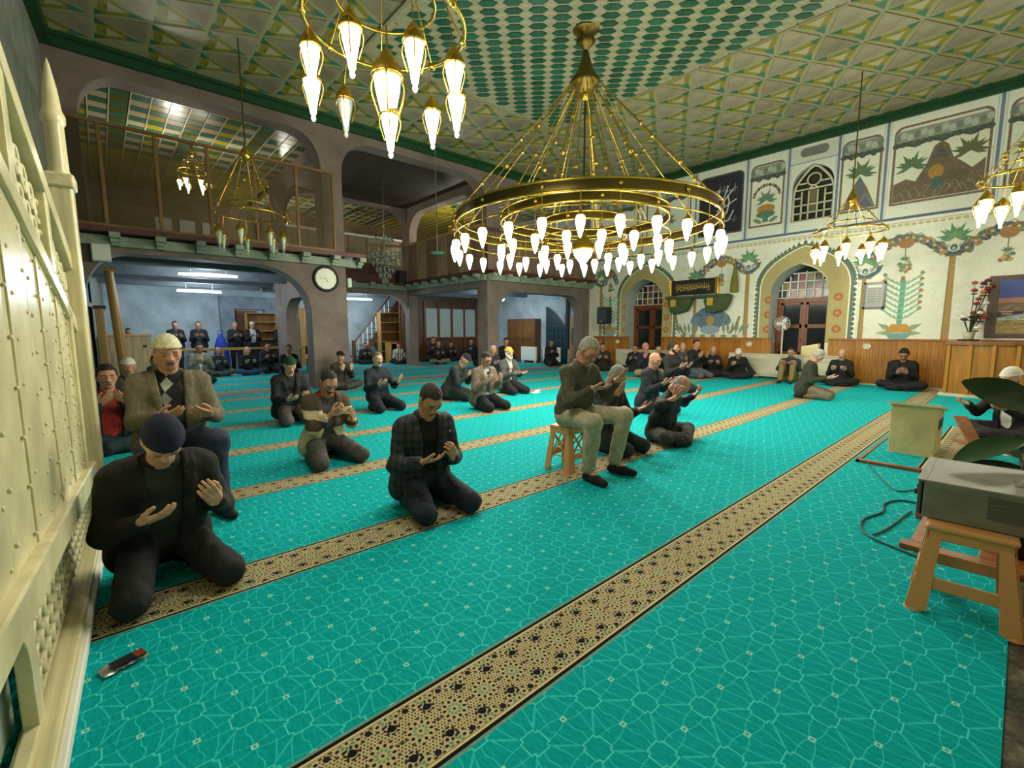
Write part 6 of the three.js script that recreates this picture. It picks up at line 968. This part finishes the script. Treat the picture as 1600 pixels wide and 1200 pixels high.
// man on the plastic stool and his row
person('grey haired man in olive jacket sitting on a plastic stool', 3.35, -2.86, .0, { q: 'hi', pose: 'chair', seatH: .435, seed: 23, lean: .17, headPitch: .72, shoulder: 1.1, girth: 1.12, knee: .23, ankleW: .19, ankleZ: -.05, collarRing: 1, collar: .01, hair: 'short', hands: { '-1': { at: [-.17, .84, .36], dir: [.35, .12, .8], palm: [.1, .9, -.3], curl: .25 }, 1: { at: [.18, .88, .36], dir: [-.1, .6, .7], palm: [-.1, .6, -.7], curl: .2 } } }, { top: '#4d4a38', trousers: '#b3a98c', hair: '#9d9a92', brows: '#6a655c', skin: 'b', shoes: '#121214' });
person('grey haired man with raised palms beside the stool', 4.2, -3.12, -.02, { q: 'mid', pose: 'kneel', seed: 25, lean: .15, headPitch: .7, jacket: blazer(.1), hair: 'short', hands: { '-1': { at: [-.20, .66, .30], dir: [.25, .8, .45], palm: [.1, .3, -.9], curl: .15 }, 1: { at: [.14, .48, .36], dir: [.05, .5, .8], palm: [-.3, .6, -.7], curl: .2 } } }, { top: '#17181a', shirt: '#5a5248', trousers: '#20252c', hair: '#8d8a80', skin: 'b' });
person('bald man in black sweater with outstretched fists sitting cross legged', 5.02, -2.92, .1, { q: 'hi', pose: 'cross', seed: 27, lean: .30, headPitch: .95, shoulder: 1.12, girth: 1.18, hair: 'side', collar: .02, hands: { '-1': { at: [-.26, .60, .33], dir: [.1, .6, .5], palm: [.2, .3, -.8], curl: 1.15, pole: [-.6, .35, .0] }, 1: { at: [.34, .55, .30], dir: [.1, .6, .5], palm: [-.2, .3, -.8], curl: 1.15, pole: [.7, .3, .0] } } }, { top: '#0d0d0f', trousers: '#3d3c38', hair: '#8f8a80', skin: 'b' });
person('bald man in dark blazer kneeling behind the row of the stool', 6.62, -4.05, .0, { q: 'mid', pose: 'kneel', seed: 29, lean: .08, headPitch: .3, jacket: blazer(.14), face: 1.08 }, { top: '#1c1f26', shirt: '#15161a', trousers: '#1a1c22', skin: 'b', brows: '#5a4a3e' });
person('dark bearded young man in black sweater kneeling upright', 9.25, -5.1, -.2, { q: 'mid', pose: 'kneel', seed: 31, lean: -.04, headPitch: .1, headYaw: .5, hair: 'full', beard: 'short', stache: 1 }, { top: '#141516', trousers: '#1d1f24', hair: '#17130f', beard: '#1f1814', stache: '#1f1814', skin: 'b' }, { scale: 1.1 });
person('red faced man in navy polo and khaki trousers sitting by the far wall', 11.75, -7.35, -.5, { q: 'mid', pose: 'cross', seed: 33, lean: .02, headPitch: .0, hair: 'thin', hands: { '-1': { at: [-.16, .5, .3], dir: [.2, .85, .3], palm: [0, .2, -1] } } }, { top: '#171d2e', trousers: '#9a8a5e', hair: '#a8a298', skin: '#c07a68' }, { scale: 1.12 });
person('man in black jacket and grey jeans sitting by the wainscot', 12.45, -6.2, -.35, { q: 'mid', pose: 'kneel', seed: 35, lean: .05, headPitch: .1, headYaw: -.2, jacket: blazer(), hair: 'short', hands: { '-1': { at: [-.1, .55, .3], dir: [.1, .8, .4] }, 1: { at: [.12, .55, .3], dir: [-.1, .8, .4] } } }, { top: '#16181a', shirt: '#202226', trousers: '#565d64', hair: '#1d1815', skin: 'b' }, { scale: 1.08 });
person('bald man in navy sweater behind the man in grey jeans', 13.25, -6.05, -1.0, { q: 'lo', pose: 'cross', lean: .05, headPitch: .4 }, { top: '#181c2a', trousers: '#1b1d22', skin: 'c' });
person('man in white cap and black coat leaning on one arm by the bench', 13.2, -5.3, -1.2, { q: 'mid', pose: 'cross', seed: 37, lean: .25, headPitch: .8, jacket: blazer(), hair: 'side', cap: 'kufi', hands: { 1: { at: [.45, .12, .2], dir: [.2, -.1, .9], palm: [0, -1, 0], curl: .15 } } }, { top: '#121214', shirt: '#1d1d20', trousers: '#15161a', cap: '#e2e0d8', hair: '#c8c4ba', skin: 'c' });
person('man in khaki trousers sitting with raised knees against the bench', 13.22, -4.0, -1.45, { q: 'mid', pose: 'knees', seed: 39, lean: -.05, headPitch: .3, hair: 'short', hands: { '-1': { at: [-.14, .5, .34], dir: [.5, 0, .6] }, 1: { at: [.14, .5, .34], dir: [-.5, 0, .6] } } }, { top: '#2c3446', trousers: '#8a7648', hair: '#2a241f', skin: 'b', shoes: '#2a2a2c' });
person('grey haired man in olive coat kneeling in profile near the wall', 10.32, -2.84, .12, { q: 'mid', pose: 'kneel', seed: 41, lean: .18, headPitch: .75, jacket: { v0: .1, w0: .02, w1: .06, open: .25 }, hair: 'full', hands: { '-1': { at: [-.12, .42, .36], dir: [.2, .1, .9] }, 1: { at: [.12, .42, .36], dir: [-.2, .1, .9] } } }, { top: '#3a3b2c', shirt: '#4a4a40', trousers: '#857a62', hair: '#b4b2a8', skin: 'c' });
person('bald man in black jacket sitting cross legged against the bench end', 13.3, -2.92, -1.5, { q: 'mid', pose: 'cross', seed: 43, lean: .0, headPitch: .2, hair: 'side', jacket: blazer() }, { top: '#111214', shirt: '#1d1e24', trousers: '#0f1013', hair: '#7a756c', skin: 'c' });
person('black haired man in black jacket sitting against the honey wainscot', 13.3, -1.78, -1.45, { q: 'mid', pose: 'cross', seed: 45, lean: .02, headPitch: .6, hair: 'full', jacket: blazer(), shoulder: 1.12, hands: { '-1': { at: [-.08, .36, .26], dir: [.6, .5, .3], curl: .6 }, 1: { at: [.08, .36, .26], dir: [-.6, .5, .3], curl: .6 } } }, { top: '#0f0f12', shirt: '#141418', trousers: '#10121c', hair: '#120f0d', skin: 'd' }, { scale: 1.06 });
// imam at the right edge, facing the congregation
person('imam in white turban and dark robe with white borders beside the plant', 8.05, .0, -2.2, { q: 'mid', pose: 'cross', seed: 47, lean: .12, headPitch: .35, cap: 'tall', beard: 'short', jacket: coat, hands: { '-1': { at: [-.2, .42, .42], dir: [.1, .2, .9] }, 1: { at: [.2, .42, .42], dir: [-.1, .2, .9] } } }, { top: '#1f1a20', shirt: '#d8d4c4', trousers: '#1b1818', cap: '#e9e6da', beard: '#8a857a', skin: 'c' }, { y: .022 });

// ---- men farther back, three shared poses
const LO = {
  kneel: { q: 'lo', pose: 'kneel', lean: .08, headPitch: .3, hair: 'short', jacket: blazer(.12) },
  cross: { q: 'lo', pose: 'cross', lean: .04, headPitch: .25, hair: 'short', jacket: blazer(.12) },
  crossCap: { q: 'lo', pose: 'cross', lean: .06, headPitch: .3, hair: 'side', cap: 'kufi', jacket: blazer(.12) },
  crossBald: { q: 'lo', pose: 'cross', lean: .05, headPitch: .3, hair: 'side' },
  stand: { q: 'lo', pose: 'stand', lean: .03, headPitch: .2, hair: 'short', jacket: blazer(.12), hands: { '-1': { at: [-.1, 1.16, .28] }, 1: { at: [.1, 1.16, .28] } } },
  standCap: { q: 'lo', pose: 'stand', lean: .03, headPitch: .2, hair: 'side', cap: 'kufi', jacket: { v0: .0, w0: .07, w1: .09, open: .2 }, hands: { '-1': { at: [-.1, 1.16, .28] }, 1: { at: [.1, 1.16, .28] } } },
  chairCap: { q: 'lo', pose: 'chair', seatH: .44, lean: .0, headPitch: .2, hair: 'side', cap: 'kufi', knee: .16 },
};
const far = (label, x, z, turn, key, top, trousers, extra = {}, scale) => person(label, x, z, turn, LO[key], { top, trousers, shirt: extra.shirt || '#2a2a2e', hair: extra.hair || '#241e1a', cap: extra.cap || '#dcd8c8', skin: extra.skin || 'b' }, { key, scale });
person('young man in red shirt under a dark vest beside the pulpit post', .02, -7.0, .1, { q: 'mid', pose: 'cross', seed: 51, lean: .02, headPitch: .15, hair: 'full', jacket: { v0: .0, w0: .075, w1: .08, open: .1 }, hands: { '-1': { at: [-.1, .5, .26], dir: [.5, .5, .3] }, 1: { at: [.12, .5, .26], dir: [-.5, .5, .3] } } }, { top: '#16181a', shirt: '#a32a22', trousers: '#173038', hair: '#1d1814', skin: 'b' }, { scale: 1.12 });
far('man in white cap half hidden behind the young man in red', .28, -9.1, .1, 'crossCap', '#3a3a38', '#2a2a2c', {}, 1.1);
far('dark haired man in black sweater left of the cream capped man', .70, -10.1, .1, 'cross', '#17181a', '#202226', {}, 1.1);
far('grey capped man seated beneath the desk front', .92, -12.2, .1, 'crossCap', '#1f3a34', '#22262a', { cap: '#b9b9b0' }, 1.05);
far('man in grey jacket and white shirt near the left arch', 1.9, -14.4, .1, 'kneel', '#85857a', '#1b1d22', { shirt: '#d8d8d0' }, 1.08);
far('man in teal sweater seated before the low rail', 2.62, -16.3, .1, 'crossBald', '#1c3038', '#5a5c58', { hair: '#3a332c' });
far('white haired man in black sweater and blue jeans before the low rail', 3.38, -16.15, .05, 'crossBald', '#101114', '#27507a', { hair: '#d0cdc2', skin: 'c' });
far('man in navy jacket seated before the right end of the low rail', 4.02, -16.4, 0, 'kneel', '#14182a', '#14161c');
far('man in dark jacket over a white shirt kneeling by the small arch', 3.8, -13.4, 0, 'kneel', '#17161e', '#101114', { shirt: '#dedbd2' });
far('white capped man in black sitting on a chair by the small arch', 5.15, -15.3, 0, 'chairCap', '#131416', '#1a1b1e');
{ const c = thing('far_chair', 'plain brown chair by the small arch', 'chair', [5.15, 0, -15.34]); part('seat', rbx(-.2, .2, .41, .44, -.2, .2, .01), M.brownWood, c); for (const [a, b] of [[-1, -1], [1, -1], [-1, 1], [1, 1]]) part('leg', cyl([a * .18, .42, b * .18], [a * .19, 0, b * .19], .018), M.brownWood, c); part('backrest', rbx(-.2, .2, .6, .85, -.24, -.21, .01), M.brownWood, c); }
far('standing dark coated man left of the pair behind the low rail', 1.82, -18.2, .1, 'stand', '#121418', '#15161a');
far('standing dark coated man right of the pair behind the low rail', 2.48, -18.4, -.1, 'stand', '#15171c', '#15161a', { hair: '#5a5248' });
far('standing man in navy jacket left of the white capped man', 3.5, -18.25, .1, 'stand', '#161b2a', '#15161a', { hair: '#8a857a' });
far('standing man in white cap and open jacket over a white shirt', 4.0, -18.1, 0, 'standCap', '#17191c', '#15161a', { shirt: '#cfd2d6' });
far('standing man in dark green jacket in front of the pine bookcase', 4.92, -18.05, 0, 'stand', '#17221f', '#15161a');
far('man standing behind the beige fronted desk', .6, -16.5, .1, 'stand', '#1b1c20', '#15161a', {}, .86);
person('man in black and white striped shirt seated beside the low cabinet', 9.02, -17.0, -.3, { ...LO.cross, jacket: undefined }, { top: '#cfcfc8', topMat: striped, trousers: '#14161a', hair: '#241e1a', skin: 'b' });
far('man in dark jacket seated at the foot of the stairs', 8.0, -17.9, -.2, 'cross', '#17181c', '#1a1a1c');
far('man in black sweater and khaki trousers before the partition', 10.2, -15.9, -.3, 'crossBald', '#131416', '#8a7d58', { hair: '#3a332c' }, 1.05);
far('man in brown jacket behind the man in khaki before the partition', 10.62, -16.95, -.3, 'kneel', '#33261e', '#1d1a18', {}, 1.1);
far('man in black jacket under the second pale partition window', 11.55, -17.0, -.3, 'cross', '#121316', '#15161a');
far('man in navy jacket under the third pale partition window', 12.3, -16.5, -.4, 'kneel', '#171b28', '#15161a');
far('grey haired man in black jacket and white collar left of the right pillar', 10.4, -13.4, -.3, 'kneel', '#131416', '#16171a', { hair: '#8d8880', shirt: '#c9c9c0' }, 1.05);
far('dark haired man in black sweater kneeling beneath the right arch', 10.2, -11.75, -.3, 'kneel', '#101114', '#16171a', { shirt: '#101114' }, 1.12);
far('grey haired man in navy sweater behind the yellow capped man', 7.6, -9.3, -.1, 'kneel', '#1c2540', '#16171a', { hair: '#b4b0a6', shirt: '#1c2540' }, .98);
far('man in black coat kneeling in front of the white radiators', 12.7, -12.0, -.4, 'kneel', '#0f1012', '#101114', { shirt: '#0f1012', skin: 'd' }, 1.02);
far('man in brown jacket by the loudspeaker stand', 12.55, -9.45, -.9, 'cross', '#33261c', '#1d1a18', {}, 1.05);
far('man in dark jacket by the farther bench', 13.1, -8.55, -1.1, 'cross', '#1d2026', '#22262a');
far('man in black at the end of the farther bench', 13.15, -7.72, -1.1, 'cross', '#141416', '#1a1b1e', { skin: 'c' });
far('man in grey hoodie between the bearded man and the wall', 13.2, -6.95, -1.0, 'crossBald', '#4d4846', '#2a2a2c', { skin: 'c', hair: '#7a756c' }, 1.1);
far('man in navy coat hidden under the loudspeaker stand', 12.5, -10.3, -.7, 'cross', '#171a24', '#1a1b1e', { skin: 'd' });
{ const o = thing('blue_cloth_bag', 'bright blue cloth bag behind the low rail', 'bag', [2.98, 0, -17.75]); part('bag', lathe([[0, 0], [.2, .02], [.24, .3], [.2, .8], [.12, 1.1], [.05, 1.25], [0, 1.27]], 14), cloth('#16309a'), o); part('strap', new THREE.TorusGeometry(.08, .012, 5, 14).translate(0, 1.3, 0), cloth('#16309a'), o); }
{ const o = thing('white_paper', 'small white paper on the carpet beside the yellow capped man', 'paper', [6.95, .004, -7.0], .3); part('sheet', box(.22, .004, .16), M.white, o); part('fold', box(.2, .004, .1).rotateZ(.25).translate(.02, .02, .02), M.white, o); }

// things of one kind share a group
const KIN = { fluorescent_lamp: 'fluorescent tubes under the galleries', lantern_chandelier: 'brass lantern chandeliers', gallery_beam: 'beams under the gallery fronts', gallery_parapet: 'boarded gallery parapets', bookcase: 'pine bookcases', radiator: 'white radiators', loudspeaker: 'small wall loudspeakers', wainscot: 'board wainscot along the painted wall', socket_cover: 'socket covers on the wainscot', wall_bench: 'low cream benches', plastic_stool: 'tan plastic stools', cable: 'cables on the carpet', person: 'men of the congregation' };
for (const o of scene.children) { const k = o.name.replace(/_\d{3}$/, ''); if (KIN[k] && !o.userData.group) o.userData.group = KIN[k]; }
renderer.render(scene, camera);
